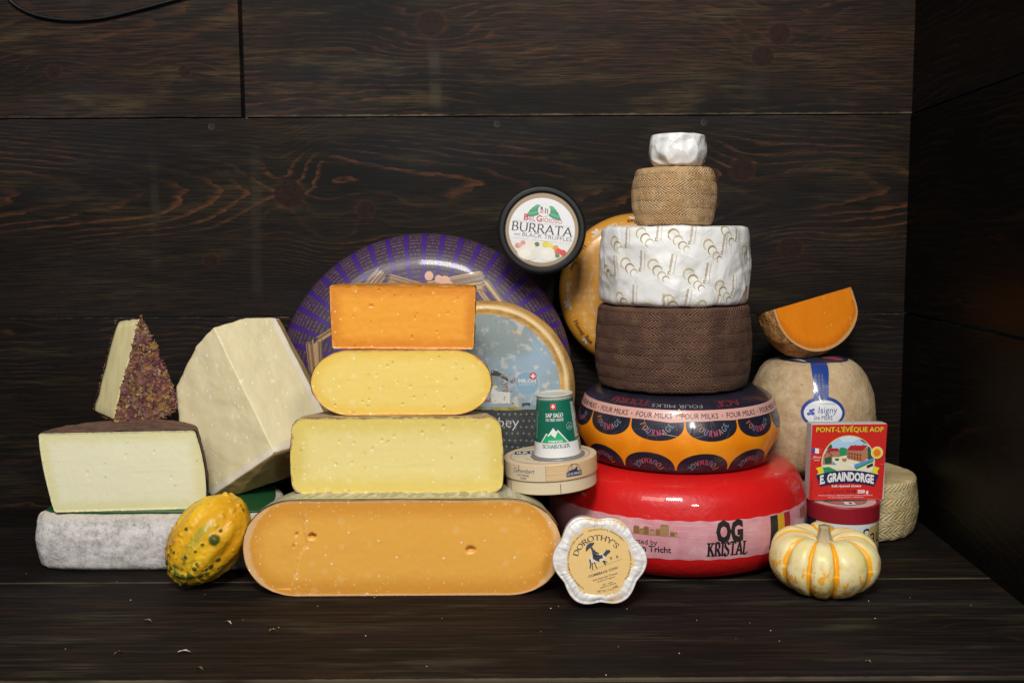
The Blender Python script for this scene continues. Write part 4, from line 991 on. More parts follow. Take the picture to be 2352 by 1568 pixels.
def wrapped():
    R = .1172; H = HQ; c = at(1547, 600, YC)
    root = thing('wrapped_cheese', 'white paper-wrapped cheese printed with gold crescents, under the tan herringbone cheese', 'cheese', (c.x, YC, zQ))
    rev = Rev([(0, .001), (R*.88, .0), (R*1.0, .002), (R*1.015, .02), (R*1.01, H*.6), (R*1.0, H-.008), (R*.975, H-.0005), (R*.85, H), (0, H)], n=120, disp=paper_noise(4, .0040, 26), rho=R)
    wrap = lathe_part('paper_wrap', rev, paper_mat('white_waxed_paper', (.76, .75, .735), 44), root, 460)
    gd = pm((.36, .26, .07), .38, name='gold_ink'); gd2 = pm((.56, .46, .24), .38, name='gold_ink')
    d = Decal(); k = .366*(YC-R+.03)/FP
    def uv(zx, zy):
        px = (1900+zx/1.568)/1.7415; py = (700+zy/1.568)/1.7415
        u, z = cu(c.x, YC, R, px, py); return u, rev.v_at_z(max(.002, min(H-.004, z-zQ)))
    for zx, zy, rt in ((1040, 362, .1), (1245, 372, .0), (1462, 436, .0), (1575, 345, -.1), (950, 550, .1), (1118, 560, 0), (1338, 618, 0), (1530, 692, 0), (1688, 470, -.1), (912, 765, .15), (1212, 780, 0), (878, 415, .2), (1685, 728, -.1), (832, 590, .2), (1080, 836, .2), (1420, 815, .0)):
        u, v = uv(zx, zy)
        for j, (dx, dy, r) in enumerate(((0, 0, 32), (27, -36, 28), (55, -68, 24), (80, -90, 19))):
            q = Vector((dx*k, dy*k)); q.rotate(Matrix.Rotation(rt, 2))
            if j < 3 or rt == 0: d.crescent(u+q.x, v+q.y, r*k*1.12, gd if (j+int(zx)) % 2 else gd2, .0006, rot=rt, a0=-8, a1=250)
        q = Vector((106*k, -62*k)); q.rotate(Matrix.Rotation(rt, 2))
        d.text('Montesinos', u+q.x, v+q.y, 20*k, gd, .0006, rot=math.radians(81)+rt, align='l' if zy < 760 else 'l', font='sans', wt=0, fit=128*k)
        q = Vector((128*k, -58*k)); q.rotate(Matrix.Rotation(rt, 2))
        d.text('Central Quesera', u+q.x, v+q.y, 8*k, gd2, .0006, rot=math.radians(81)+rt, align='l', fit=118*k)
    # keep only what lies on the side
    lim = (rev.v_at_z(.003), rev.v_at_z(H-.010)+.012)
    keepF = []; keepM = []
    for f, m in zip(d.F, d.M):
        if all(lim[0] < d.V[i][1] < lim[1] for i in f): keepF.append(f); keepM.append(m)
    d.F, d.M = keepF, keepM
    d.build('gold_print', rev, root, step=.005, into=wrap)
wrapped()
zT = zQ+HQ+.0012; HTn = at(1547, 379, 1.53).z - zT
basket('basket_pressed_cheese', 'small tan wheel with herringbone rind, just below the topmost white cheese', 1547, zT, .0655, HTn, 4.4, .0056, (.50, .30, .125), (.60, .40, .19), (.15, .050, .016),
    prof=[(0, 0), (.054, 0), (.0605, .003), (.0672, HTn*.38), (.0672, HTn*.62), (.0640, HTn-.014), (.0605, HTn-.003), (.052, HTn), (0, HTn)], bump=.0024, seed=9, hl=(.62, .46, .27))
zS = zT+HTn+.0006
def small_white():
    H = at(1556, 304, 1.555).z - zS; R = .0445; c = at(1556, 340, YC)
    root = thing('wrapped_cheese', 'smallest cheese, wrapped in glossy white paper and film, topmost of the right stack', 'cheese', (c.x, YC, zS), (0, math.radians(1), .5))
    def disp(a, r, z):
        q = Vector((math.cos(a), math.sin(a), 0))
        pl = math.cos(9*a+1.3*math.sin(3*a))*.0007*(.5+.5*z/H)
        return (pl + .0016*mn.noise(Vector((q.x*3, q.y*3, z*60))))*(1 if z < H-.004 else .25)*(1 if r > .012 else 0)
    rev = Rev([(0, 0), (.034, .0), (.0415, .007), (R+.001, .02), (R, H*.6), (R-.0015, H-.003), (R-.003, H), (.030, H), (0, H)], n=70, disp=disp)
    lathe_part('paper_wrap', rev, paper_mat('white_glossy_paper', (.76, .75, .74), 95, .22, .6), root, 160)
    # loose ear of film at the right
    tube('film_fold', [Vector((.0462, -.010, .010)), Vector((.0478, -.011, .022)), Vector((.0475, -.011, .034)), Vector((.0455, -.010, .043))], .0011, paper_mat('clear_film', (.6, .6, .6), 95, .1, 1.0), root, seg=6)
small_white()
# ------------------------------------------------------------------ cup, wooden box
def camembert():
    a = at(1267, 1080, 1.455); zb = HB+.0028; R = .0690
    root = thing('cheese_box', 'round thin-wood cheese box lying between the middle stack and the red wheel', 'box', (a.x, 1.452, zb), (math.radians(.5), math.radians(-3.4), 0))
    H = .0445
    g = Mat('pale_poplar_veneer'); fi = g.noise(1, 4, .6, v=g.vec(g.x*20, g.y*20, g.z*500)); n = g.noise(30, 3)
    base = g.out(g.mix(fi, (.62, .50, .32), (.72, .61, .42)), .6, fi, .0004, .6)
    g = Mat('warm_poplar_veneer'); fi = g.noise(1, 4, .6, v=g.vec(g.x*20, g.y*20, g.z*400)); n = g.noise(16, 3)
    lid = g.out(g.mix(g.ss(fi*.6+n*.4, .35, .65), (.58, .38, .19), (.70, .50, .28)), .55, fi, .0004, .6)
    lathe_part('box_base', Rev([(0, 0), (R-.003, 0), (R-.0022, .0006), (R-.0022, .03), (R-.004, .031), (0, .031)], n=50, it=1), base, root, 120)
    rl = Rev([(0, .0195), (R-.0018, .0195), (R, .0198), (R, H-.0006), (R-.0008, H), (R-.004, H-.0008), (0, H-.0008)], n=60, it=1)
    bl_ = lathe_part('box_lid', rl, lid, root, 120)
    ink = pm((.035, .04, .11), .5, name='blue_ink'); red = pm((.42, .10, .06), .5, name='faded_red_ink'); pal = pm((.70, .57, .38), .5, name='paper_patch'); crm = pm((.66, .56, .38), .5, name='top_paper'); st = pm((.10, .09, .08), .35, name='staple_wire')
    U = lambda px: cu(a.x, 1.452, R, px, 1075)[0]
    d = Decal(); v = rl.v_at_z; vb = v(.0200)+.0008; vt = v(H-.0012)
    d.rect(U(1176), vb, U(1256), vt, pal, .0002); d.rect(U(1176)-.02, vb, U(1176)+.0004, vt, pal, .0002)
    d.rect(U(1256), vb, U(1256)+.0006, vt, pm((.40, .26, .13), .6), .0003)
    d.text('Camembert', U(1204), vb+.0112, .0068, ink, .0005, slant=.35, fit=.036, wt=-.008)
    d.text('SOFT RIPENED', U(1204), vb+.0065, .0026, ink, .0005, fit=.021); d.text('CHEESE', U(1204), vb+.0022, .0028, ink, .0005, fit=.011)
    u = U(1322); d.rect(u-.0125, vb+.004, u+.0125, vb+.011, ink, .0004); d.poly([(u-.0090, vb+.011), (u-.0090, vb+.0125), (u+.001, vb+.0145), (u+.0055, vb+.018), (u+.0055, vb+.011)], ink, .0004)
    d.text('ILE DE FRANCE', u, vb+.0058, .0036, WHT, .0006, fit=.022)
    d.ring(u, vb+.0115, .0098, .0104, ink, .0004, 0, 180, 30, e=1.0)
    d.text('Camembert', U(1374)-.004, vb+.010, .0068, ink, .0005, slant=.35, fit=.030, wt=-.008, align='l')
    d.rect(U(1316), vt-.008, U(1316)+.0009, vt, st, .0006); d.rect(U(1195), vt-.008, U(1195)+.0009, vt, st, .0006)
    d.build('lid_side_print', rl, root, step=.006, into=bl_)
    rb = Rev([(0, 0), (R-.0022, 0), (R-.0022, .03), (0, .03)], n=50, it=1)
    for px in (1288, 1174): d = Decal(); d.rect(U(px), rb.v_at_z(.002), U(px)+.0009, rb.v_at_z(.0155), st, .0008); d.build('staple', rb, root, step=.01)
    d = Decal(); d.ell(0, 0, R*.955, R*.955, crm, .0001, n=80); d.ring(0, 0, R*.84, R*.855, red, .0004); d.rect(-.052, .012, .048, .031, ink, .0004); d.text('ILE DE FRANCE', -.004, .0155, .0105, WHT, .0006, wt=.03, fit=.09)
    d.ring(0, -.01, .036, .0367, red, .0004, 180, 360, 30, e=.75); d.text('Camembert', 0, -.012, .013, red, .0005, slant=.4, fit=.062); d.text('SOFT RIPENED CHEESE', 0, -.022, .0042, red, .0005, fit=.05); d.text('Normandie', 0, -.036, .009, red, .0005, slant=.4, fit=.05); d.text('NET WT 8 OZ (227g)', 0, -.044, .004, red, .0005, fit=.04)
    d.rect(.036, .0, .0367, .012, red, .0004); d.rect(-.036, .0, -.0353, .012, red, .0004)
    d.build('top_print', lambda u, v, h: Vector((u, v, H-.0006+h)), root, step=.02)
    return root, H
rBx, HBx = camembert()
def cup():
    bpy.context.view_layer.update()
    c = at(1282, 1030, 1.438); top = rBx.matrix_world @ Vector((c.x-rBx.location.x, -.012, HBx+.0004))
    root = thing('cheese_tub', 'small green and white upturned cup standing on the round wooden box', 'tub', (c.x, 1.443, top.z+.0002), (math.radians(1), math.radians(-3.6), 0))
    Hc = .0915; rb, rt = .0350, .0262
    g = Mat('green_paper_label'); n = g.noise(50, 3); gl = g.out(g.mix(n, (.006, .105, .062), (.010, .150, .090)), .26, n, .0002, .3, coat=.45, coatr=.15)
    g = Mat('white_paper_label'); n = g.noise(50, 3); wl = g.out(g.mix(n, (.70, .70, .68), (.76, .76, .74)), .30, n, .0002, .3, coat=.3, coatr=.15)
    g = Mat('cloudy_plastic'); pl = g.out((.52, .52, .46), .22, coat=.4, sss=.1); g = Mat('grey_foil_lid'); fo = g.out((.30, .30, .31), .32, metal=.5)
    R_ = lambda z: rb+(rt-rb)*(z/Hc)
    lathe_part('foil_rim', Rev([(0, 0), (.0395, 0), (.0400, .0005), (.0385, .0018), (.034, .0024), (0, .0024)], n=40, it=1), fo, root, 80)
    lathe_part('plastic_base', Rev([(0, .003), (R_(0)-.0005, .003), (R_(Hc)-.0004, Hc-.002), (R_(Hc)+.0014, Hc-.0012), (R_(Hc)+.0014, Hc+.0008), (R_(Hc)-.0020, Hc+.0010), (R_(Hc)-.004, Hc-.0012), (0, Hc-.0016)], n=70, it=1), pl, root, 80)
    rev = Rev([(0, .0028), (R_(0)+.0002, .0028), (R_(0)+.0003, .0034), (R_(Hc)+.0002, Hc-.0042), (0, Hc-.0042)], n=80, it=1, rho=.031)
    lab_ = lathe_part('paper_label', rev, [wl], root, 100)
    v = rev.v_at_z; d = Decal(); sp = 2*PI*.031; zg = .0245
    V0, V1 = v(zg), v(Hc-.0046)
    d.rect(-sp/2, V0, sp/2, V1, gl, .0002)
    red = pm((.60, .05, .05), .4, name='red_ink'); lg = pm((.02, .40, .16), .35, name='light_green_ink'); dg = pm((.02, .12, .09), .4, name='dark_green_ink')
    c0 = -.0035
    y = lambda z: v(z)
    d.rect(c0-.0052, y(.0725), c0+.0038, y(.0815), red, .0004); d.rect(c0-.0016, y(.0740), c0+.0002, y(.0800), WHT, .0006); d.rect(c0-.0037, y(.0761), c0+.0023, y(.0779), WHT, .0006)
    d.text('SAP SAGO', c0+.0005, y(.0617), .0056, WHT, .0005, font='serif', wt=.2, fit=.0275); d.text('FAT FREE CHEESE', c0+.0008, y(.0560), .0036, WHT, .0005, font='serif', wt=.2, fit=.0275)
    b = y(.0246); m_ = c0-.0005
    out = [(-.0205, 0), (-.0115, .0140), (-.0090, .0115), (-.0015, .0215), (.0022, .0162), (.0050, .0185), (.0190, 0)]
    d.poly([(m_+x*1.04, b+q*1.03) for x, q in out], WHT, .0004)
    d.poly([(m_+x, b+q) for x, q in ((-.0192, .0003), (-.0112, .0125), (-.0085, .0095), (-.0055, .0128), (.0005, .0075), (.0048, .0168), (.0176, .0003))], lg, .0006)
    d.text('SWISS', m_+.0008, b+.0008, .0032, WHT, .0009, font='serif', wt=.2, fit=.020); d.text('SCHABZIGER', m_+.001, b-.0072, .0050, dg, .0006, font='serif', wt=.16, fit=.038)
    d.ring(.0195, y(.047), .0050, .0053, WHT, .0005, n=30); d.text('ALL', .0195, y(.0473), .0016, WHT, .0005, fit=.003); d.text('NATURAL', .0195, y(.0445), .0016, WHT, .0005, fit=.0075)
    random.seed(2)
    for k in range(27):
        z = .0300+k*.0019; d.rect(.0275, y(z), .0275+random.uniform(.007, .0095), y(z+.0009), WHT, .0005)
    for j, x in enumerate((-.0335, -.0365)): d.text('Made by a dairy in Switzerland for fine kitchens everywhere', x, y(.0300), .0013, WHT, .0005, rot=PI/2, align='l', fit=.040)
    for k in range(7): d.rect(.0335+k*.0012, y(.0095), .0335+k*.0012+(.0008 if k % 2 else .0004), y(.0245), dg, .0005)
    d.rect(.0335, y(.0085), .0425, y(.0255), pm((.62, .66, .60), .5), .00035)
    d.build('label_print', rev, root, step=.004, into=lab_)
cup()
# ------------------------------------------------------------------ scalloped cheese leaning in front
def scallop():
    b = onz(1373, 1382); tilt = math.radians(9); T = .036
    cz = Vector((b.x, b.y+.012, 0)); Ro, Ri = .0628, .0560
    root = thing('scalloped_cheese', 'flower-shaped white-rind cheese with round yellow label, leaning on edge before the red wheel', 'cheese', (cz.x, cz.y, .0608), (PI/2-tilt, 0, 0))
    # local z faces the camera, local y is up
    def rad(a):
        c = math.cos(6*(a-math.radians(1))); k = .5*(1+c); return Ri+(Ro-Ri)*k**.75 + .0012*math.cos(a*2+1) + .0008*math.cos(a*3)
    g = Mat('white_mould_rind'); n1 = g.noise(45, 4, .65); n2 = g.noise(200, 4, .6); n3 = g.noise(26, 3)
    a = g.y.atan2(g.x); r = (g.x*g.x+g.y*g.y).sqrt(); rk = g.noise(1, 2, v=g.vec(a*26, r*30, g.z*30))
    bse = g.mix(n1, (.66, .63, .60), (.76, .74, .72)); bse = g.mix(g.ss(n3, .56, .66)*g.ss(r, .049, .053)*g.ss(g.z, .02, .03)*.7, bse, (.64, .38, .08)); bse = g.mix(g.ss(rk, .58, .66)*.45, bse, (.38, .34, .28))
    rm = g.out(bse, .40, n1*.6+n2*.3+rk*.35, .0014, .6, coat=.3, coatr=.15)
    N = 240; rings = [(-.9, 0), (-.5, 0), (0, 0), (0, .0)]
    vs = []; prof = [(.02, 0), (.5, 0), (.92, 0), (.985, .002), (1.0, .006), (.985, .012), (.985, .020), (1.0, .027), (1.018, .0305), (1.022, .033), (1.012, .0353), (.990, .0355), (.970, .0338), (.955, .0335), (.930, .0356), (.89, .0366), (.85, .0362), (.80, .0352), (.5, .0352), (.02, .0352)]
    P, _ = resample(chaikin(prof, 2), 74)
    for k, z in P:
        for i in range(N):
            th = 2*PI*i/N; R = rad(th); circ = .052; kk = max(0, min(1, (k-.80)/.15)); rr = k*(R*kk+circ*1.08*(1-kk)) if k > .3 else k*circ
            f = fbm((math.cos(th)*rr, math.sin(th)*rr, z), 60)*.0012*(1 if k > .8 else .1) + (.0009*mn.noise(Vector((math.cos(th)*14, math.sin(th)*14, k*9))) if .82 < k < .99 and z > .03 else 0)
            vs.append((rr*math.cos(th), rr*math.sin(th), z+f))
    fs = [(j*N+i, j*N+(i+1) % N, (j+1)*N+(i+1) % N, (j+1)*N+i) for j in range(len(P)-1) for i in range(N)]
    rind_ = mesh('rind', vs, fs, rm, root)
    lab = pm((.80, .54, .21), .45, .1, name='yellow_paper'); ink = pm((.045, .05, .065), .5, name='dark_ink'); wh = pm((.72, .62, .50), .5, name='cow_pale')
    d = Decal(); R = .0487; q = R/494; rt = math.radians(14)
    d.ell(0, 0, R, R, lab, .0002, n=90)
    for txt, an, cap in (('REAL CHARACTER FROM', 158, .0021),("DOROTHY'S CREAMERY", 74, .0021), ('LENA ILLINOIS', -8, .0021), ('NET WT. 7 oz (200g)', -74, .0030), ('CHEESE WITH', -143, .0021)):
        if an in (-74,): d.ringtext(txt, 0, 0, R*.865, an, cap, ink, .0006, inward=True, fit=.030)
        else: d.ringtext(txt, 0, 0, R*.855, an, cap, ink, .0006, fit={158: .055, 74: .052, -8: .040, -143: .033}[an])
    d.ringtext("DOROTHY'S", -.001, -.001, R*.60, 101, .0068, ink, .0006, font='serif', wt=.15, fit=.066)
    c = lambda x, y: ((x-650)*q, (830-y)*q)
    # rider on a cow under a parasol
    body = [c(*p) for p in ((505, 770), (560, 745), (640, 745), (720, 715), (745, 750), (735, 800), (690, 835), (600, 850), (530, 860), (500, 820))]
    d.poly(body, wh, .0005)
    for pts in ([(700, 735), (740, 690), (780, 675), (803, 690), (795, 715), (760, 740), (742, 770), (715, 760)], [(555, 745), (650, 740), (665, 800), (610, 830), (560, 800)], [(640, 760), (690, 740), (700, 790), (660, 800)],
                [(545, 680), (580, 670), (600, 700), (640, 715), (645, 730), (600, 735), (640, 790), (655, 835), (630, 840), (590, 780), (555, 750)], [(530, 650), (548, 638), (565, 650), (562, 680), (540, 682)],
                [(505, 800), (520, 870), (512, 930), (528, 935), (536, 870), (530, 810)], [(540, 850), (548, 945), (560, 948), (556, 850)], [(570, 845), (600, 920), (625, 935), (622, 925), (600, 890), (590, 845)], [(690, 830), (715, 870), (735, 885), (742, 872), (715, 830)], [(700, 820), (760, 840), (758, 850), (700, 838)],
                [(465, 705), (462, 660), (480, 612), (520, 582), (585, 577), (575, 600), (540, 640), (500, 668)], [(538, 620), (545, 650), (548, 650), (543, 620)], [(748, 690), (742, 672), (750, 668), (758, 680)]):
        d.poly([c(*p) for p in pts], ink, .0007)
    for (x, y) in ((810, 790), (895, 770)): d.ring(*c(x, y), .0008, .0016, ink, .0006, n=14); d.rect(c(x-2, y)[0], c(0, y+35)[1], c(x+2, y)[0], c(0, y+8)[1], ink, .0006)
    for i in range(40): x = 520+i*11; y = 968-i*4.2+6*math.sin(i*2.1); d.rect(*c(x, y+2), *c(x+7, y-2), ink, .0006)
    for (x, y, t, cap, f, fo) in ((705, 995, 'COMEBACK COW', 30, 425, 'sans'), (728, 1055, 'Soft Ripened Cheese', 24, 350, 'sans'), (745, 1085, 'Rustic & Fragrant', 20, 245, 'sans'), (762, 1145, 'EST. 1926', 18, 140, 'sans'), (770, 1172, 'LENA ILLINOIS', 18, 225, 'sans')):
        u, v = c(x, y); d.text(t, u, v, cap*q, ink, .0006, rot=rt+.05, fit=f*q, wt=.02 if cap > 25 else 0)
    d.build('paper_label', lambda u, v, h: Vector((u, v, .0354+h)), root, step=.02)
    d = Decal(); 
    for an, t in ((118, 'ILLINOIS'), (62, 'ILLINOIS')):
        w = lambda u, v, A=math.radians(an): (u+A*.06, v)
        d.text(t, 0, 0, .0065, pm((.30, .29, .28), .6, name='grey_ink'), .0008, rot=0, fit=.022, warp=lambda u, v, A=math.radians(an): (A*.062+u, v))
    def side(u, v, h): th = u/.062; R = rad(th)*.99+.0008+h; return Vector((R*math.cos(th), R*math.sin(th), .012+v))
    d.build('side_print', side, root, step=.004, into=rind_)
scallop()
# ------------------------------------------------------------------ wheels standing behind
def upright(label, name, px, py_c, Yf, R, T, lean, prof, m, yaw=0, n=100, seg=200, disp=None, zc=None, roll=0, partname='rind'):
    c = at(px, py_c, Yf); z = zc if zc is not None else c.z
    root = thing(name, label, 'cheese', (0, 0, 0), (PI/2-lean, 0, 0))
    Mx = Matrix.Translation(Vector((c.x, Yf, z))) @ Matrix.Rotation(yaw, 4, 'Z') @ Matrix.Rotation(PI/2-lean, 4, 'X') @ Matrix.Rotation(roll, 4, 'Z') @ Matrix.Translation((0, 0, -T))
    root.matrix_world = Mx
    rev = Rev(prof, n=n, disp=disp); root_part = lathe_part(partname, rev, m, root, seg)
    return root, (rev, root_part)
def purple():
    R, T = .2590, .098
    g = Mat('purple_printed_rind'); a = g.y.atan2(g.x); r = (g.x*g.x+g.y*g.y).sqrt(); n = g.noise(7, 3); n2 = g.noise(300, 2)
    s = ((a/(2*PI)*48+.5).frac()-.5).abs(); stripe = g.ss(s, .115, .085); rr = r + g.ss(g.z, T*.9, 0)*.09
    row = g.ss((r*115-g.z*70).frac(), .25, .4)*g.ss((r*115-g.z*70).frac(), .92, .78); ch = g.ss(g.noise(1, 2, .8, v=g.vec(a*260, r*115, g.z*70)), .46, .56)
    b = g.mix(row*ch*.62*g.ss(s, .13, .16), (.040, .022, .060), (.21, .135, .12)); b = g.mix(stripe, b, (.050, .014, .20))
    fade = g.ss(r+(n-.5)*.02, .176, .142); b = g.mix(fade*.85, b, g.mix(n, (.050, .026, .15), (.085, .058, .19)))
    pl = g.ss(r, .2, .16)*.25; b = g.mix(pl*n, b, (.14, .10, .28))
    m = g.out(b, .42, n2*.15+n*.8, .0015, .5, coat=.22, coatr=.08, spec=.3)
    prof = [(0, 0), (R*.72, 0), (R*.93, .008), (R*1.005, .032), (R*1.005, .055), (R*.955, T-.022), (R*.84, T-.005), (R*.70, T), (0, T)]
    root, (rev, part) = upright('purple striped wheel standing against the boards behind the middle stack', 'printed_round_cheese', 972, 842, 1.690, R, T, math.radians(9), prof, m, zc=.2640)
    d = Decal(); random.seed(8)
    st = [pm(c, .4, .4, name='straw_ink') for c in ((.46, .25, .09), (.28, .15, .06), (.58, .36, .15), (.14, .075, .04))]; dk = pm((.035, .028, .05), .4, .4, name='shade_ink'); on = pm((.62, .34, .22), .4, .4, name='onion_ink')
    def stick(x0, y0, x1, y1, w, h0=.0004):
        a, b = Vector((x0, y0)), Vector((x1, y1)); t = (b-a).normalized(); nn = Vector((-t.y, t.x)); k = 9
        d.poly([tuple(a+nn*w), tuple(b+nn*w*.9), tuple(b-nn*w*.9), tuple(a-nn*w)], dk, h0)
        for i in range(k):
            o = w*(-1+2*(i+.5)/k); q = w/k*random.uniform(.45, .95); e = random.uniform(-.004, .004); f = random.uniform(-.004, .004)
            d.poly([tuple(a+nn*(o-q)+t*e), tuple(b+nn*(o-q)*.9+t*f), tuple(b+nn*(o+q)*.9+t*f), tuple(a+nn*(o+q)+t*e)], random.choice(st), h0+.0003+i*.00002)
    k = .7535e-3
    X = lambda px, py: ((px-975)*k, (858-py)*k*1.03)
    for (a, b, w) in (((838, 668), (880, 620), .012), ((866, 700), (905, 640), .009), ((896, 632), (968, 652), .007), ((985, 655), (1112, 628), .010), ((1010, 668), (1112, 652), .009), ((1116, 640), (1155, 690), .006), ((1105, 665), (1132, 700), .005),
                      ((716, 775), (724, 840), .008), ((735, 772), (740, 850), .007), ((735, 770), (775, 745), .006), ((725, 850), (735, 905), .008), ((1150, 690), (1185, 760), .008), ((900, 655), (985, 668), .005)):
        stick(*X(*a), *X(*b), w)
    for x, y, r in ((988, 629, .0075), (1010, 636, .0065), (1024, 642, .0095), (1034, 650, .007)): d.ell(*X(x, y), r, r*1.1, on, .0012, n=24)
    for i in range(12): u, v = X(960+i*7, 655+4*math.sin(i*2.)); d.poly([(u, v), (u+.012*math.cos(i*.9), v+.006*math.sin(i*1.7)), (u+.008, v+.006)], st[i % 3], .0010)
    d.build('straw_print', Disc(rev), root, step=.012, into=part)
purple()
def blue_disc():
    R, T = .1385, .056
    g = Mat('ochre_washed_rind'); n1 = g.noise(40, 5, .65); n2 = g.noise(220, 3); r = (g.x*g.x+g.y*g.y).sqrt()
    b = g.mix(g.ss(n1, .35, .65), (.40, .21, .05), (.56, .32, .09)); b = g.mix(g.ss(n2, .55, .7)*.4, b, (.66, .46, .20)); b = g.mix(g.ss((r-.1285+(n1-.5)*.006).abs(), .006, .002)*g.ss(g.z, T*.6, T*.8)*.75, b, (.74, .56, .28))
    m = g.out(b, .5, n1*.9+n2*.4, .0024, .9, coat=.1)
    prof = [(0, 0), (R*.86, 0), (R*.97, .006), (R*1.02, .022), (R*1.01, .036), (R*.955, T-.004), (R*.925, T+.0015), (R*.895, T-.0005), (R*.87, T-.0030), (R*.6, T-.0030), (0, T-.0030)]
    c = at(1117, 890, 1.540)
    root, (rev, part) = upright('ochre wheel with a light blue and black printed face, leaning against the purple wheel', 'printed_round_cheese', 1115, 893, 1.545, R, T, math.radians(7), prof, m, yaw=math.radians(-3), seg=220, disp=lambda a, r, z: .0014*mn.noise(Vector((math.cos(a)*5, math.sin(a)*5, z*40)))*(r > .1))
    g = Mat('blue_grey_print'); n1 = g.noise(26, 5, .7); n2 = g.noise(70, 4, .6); w = g.noise(1, 2, v=g.vec((g.x+g.y)*1100, (g.x-g.y)*260, 0)); n3 = g.noise(9, 2)
    b = g.mix(g.ss(n3, .4, .62), (.25, .35, .43), (.22, .27, .27)); b = g.mix(g.ss(n2, .52, .66)*.70, b, (.56, .52, .46)); b = g.mix(g.ss(w, .45, .62)*.35*g.ss(n3, .35, .55), b, (.15, .20, .20)); b = g.mix(g.ss(n1, .60, .70)*.5, b, (.62, .58, .50))
    sky = g.out(b, .55, n2*.5+w*.3, .0006, .6)
    g = Mat('chalkboard_print'); n1 = g.noise(70, 4, .7); n2 = g.noise(1, 4, .7, v=g.vec(g.x*90, g.y*400, 0))
    ck = g.out(g.mix(g.ss(n2, .52, .68)*.5, g.mix(n1, (.014, .016, .018), (.035, .038, .042)), (.13, .135, .14)), .5, n1, .0006, .6)
    d = Decal(); k = (1.55+.0)/FP; r0 = R*.845; hz = -.066
    X = lambda px, py: ((px-1120)*k, (897-py)*k)
    a0 = math.degrees(math.asin(hz/r0)); d.ell(0, 0, r0, r0, sky, .0003, n=90)
    pts = [(r0*math.cos(math.radians(a)), r0*math.sin(math.radians(a))) for a in np.linspace(180-a0, 360+a0, 40)]
    hz = X(0, 944)[1]; aa = math.degrees(math.asin(hz/r0)); P = []
    for i, a in enumerate(np.linspace(180-aa, 360+aa, 50)): P.append((r0*math.cos(math.radians(a)), r0*math.sin(math.radians(a))))
    d.poly(P, ck, .0006)
    ye = pm((.42, .32, .04), .6, name='yellow_chalk'); wc = pm((.62, .60, .55), .6, name='pale_chalk'); bk = pm((.03, .03, .035), .6, name='black_chalk'); br = pm((.30, .15, .10), .6, name='brown_chalk'); rd = pm((.50, .05, .05), .5, name='red_ink'); bl = pm((.20, .34, .46), .5, name='badge_blue')
    random.seed(4)
    for i in range(26):
        x, y = X(1085+random.uniform(-5, 100), 944+random.uniform(-5, 3)); d.rect(x, y, x+random.uniform(.006, .02), y+.0012, ye, .0009)
    def farm(pts, m, h=.0008): d.poly([X(1850/1.7415+a/2.45/1.7415, 1180/1.7415+b/2.45/1.7415) for a, b in pts], m, h)
    farm([(300, 750), (360, 760), (470, 830), (470, 860), (380, 810), (300, 805)], bk); farm([(400, 790), (470, 825), (468, 838), (395, 805)], br, .001); farm([(480, 850), (525, 845), (548, 815), (540, 860), (505, 880)], br, .001)
    farm([(300, 960), (330, 880), (345, 860), (358, 885), (362, 960), (490, 970), (490, 1080), (300, 1080)], wc, .0007); farm([(330, 905), (345, 868), (355, 905)], ye, .0011); farm([(300, 800), (420, 830), (440, 905), (380, 900), (300, 900)], pm((.22, .26, .27), .6), .00075)
    farm([(240, 1040), (300, 1020), (300, 1060), (240, 1070)], br, .0009); farm([(440, 905), (465, 895), (470, 960), (445, 965)], br, .0010)
    for i in range(90):
        a = random.uniform(250, 520); b = random.uniform(760, 1085); c = random.choice([bk, br, wc, wc]); l = random.uniform(6, 30); farm([(a, b), (a+l, b+random.uniform(-8, 8)), (a+l*.6, b+random.uniform(3, 9))], c, .0012)
    farm([(608, 1075), (640, 1072), (685, 1070), (690, 1080), (682, 1108), (676, 1108), (674, 1092), (632, 1094), (628, 1112), (622, 1112), (622, 1092), (612, 1112), (607, 1110)], bk, .0010)
    wt_ = pm((.66, .66, .62), .6, name='chalk_white')
    u, v = X(1143, 985); d.text('Abbey', u+.005, v, .0155, wt_, .0010, align='r' if False else 'c', slant=.1, fit=.062, wt=-.012); u, v = X(1150, 1016); d.text('er', u, v, .0165, wt_, .0010, slant=.1, align='r', wt=-.012)
    sc_ = pm((.26, .27, .27), .6, name='faint_chalk')
    for i in range(14):
        for j in range(6):
            u, v = X(1180+i*13+(j % 2)*6-30, 955+j*15+random.uniform(-1, 1)); 
            if u*u+v*v < (r0*.95)**2: d.rect(u-.0022, v-.0004, u+.0022, v+.0004, sc_, .0009); d.rect(u-.0004, v-.0022, u+.0004, v+.0022, sc_, .0010)
    u, v = X(1216, 884); d.ell(u, v, .0185, .0185, bl, .0007, n=40); d.ring(u, v, .0185, .0190, wc, .0008); d.text('MILCH', u, v+.0010, .0056, wc, .0010, wt=.04, fit=.027); d.text('MANUFAKTUR', u, v-.0036, .0028, wc, .0010, fit=.024)
    u, v = X(1230, 867); d.ell(u, v, .0058, .0058, rd, .0010, n=26); d.rect(u-.0036, v-.0010, u+.0036, v+.0010, WHT, .0013); d.rect(u-.0010, v-.0036, u+.0010, v+.0036, WHT, .0014)
    d.build('face_print', Disc(rev), root, step=.015)
blue_disc()
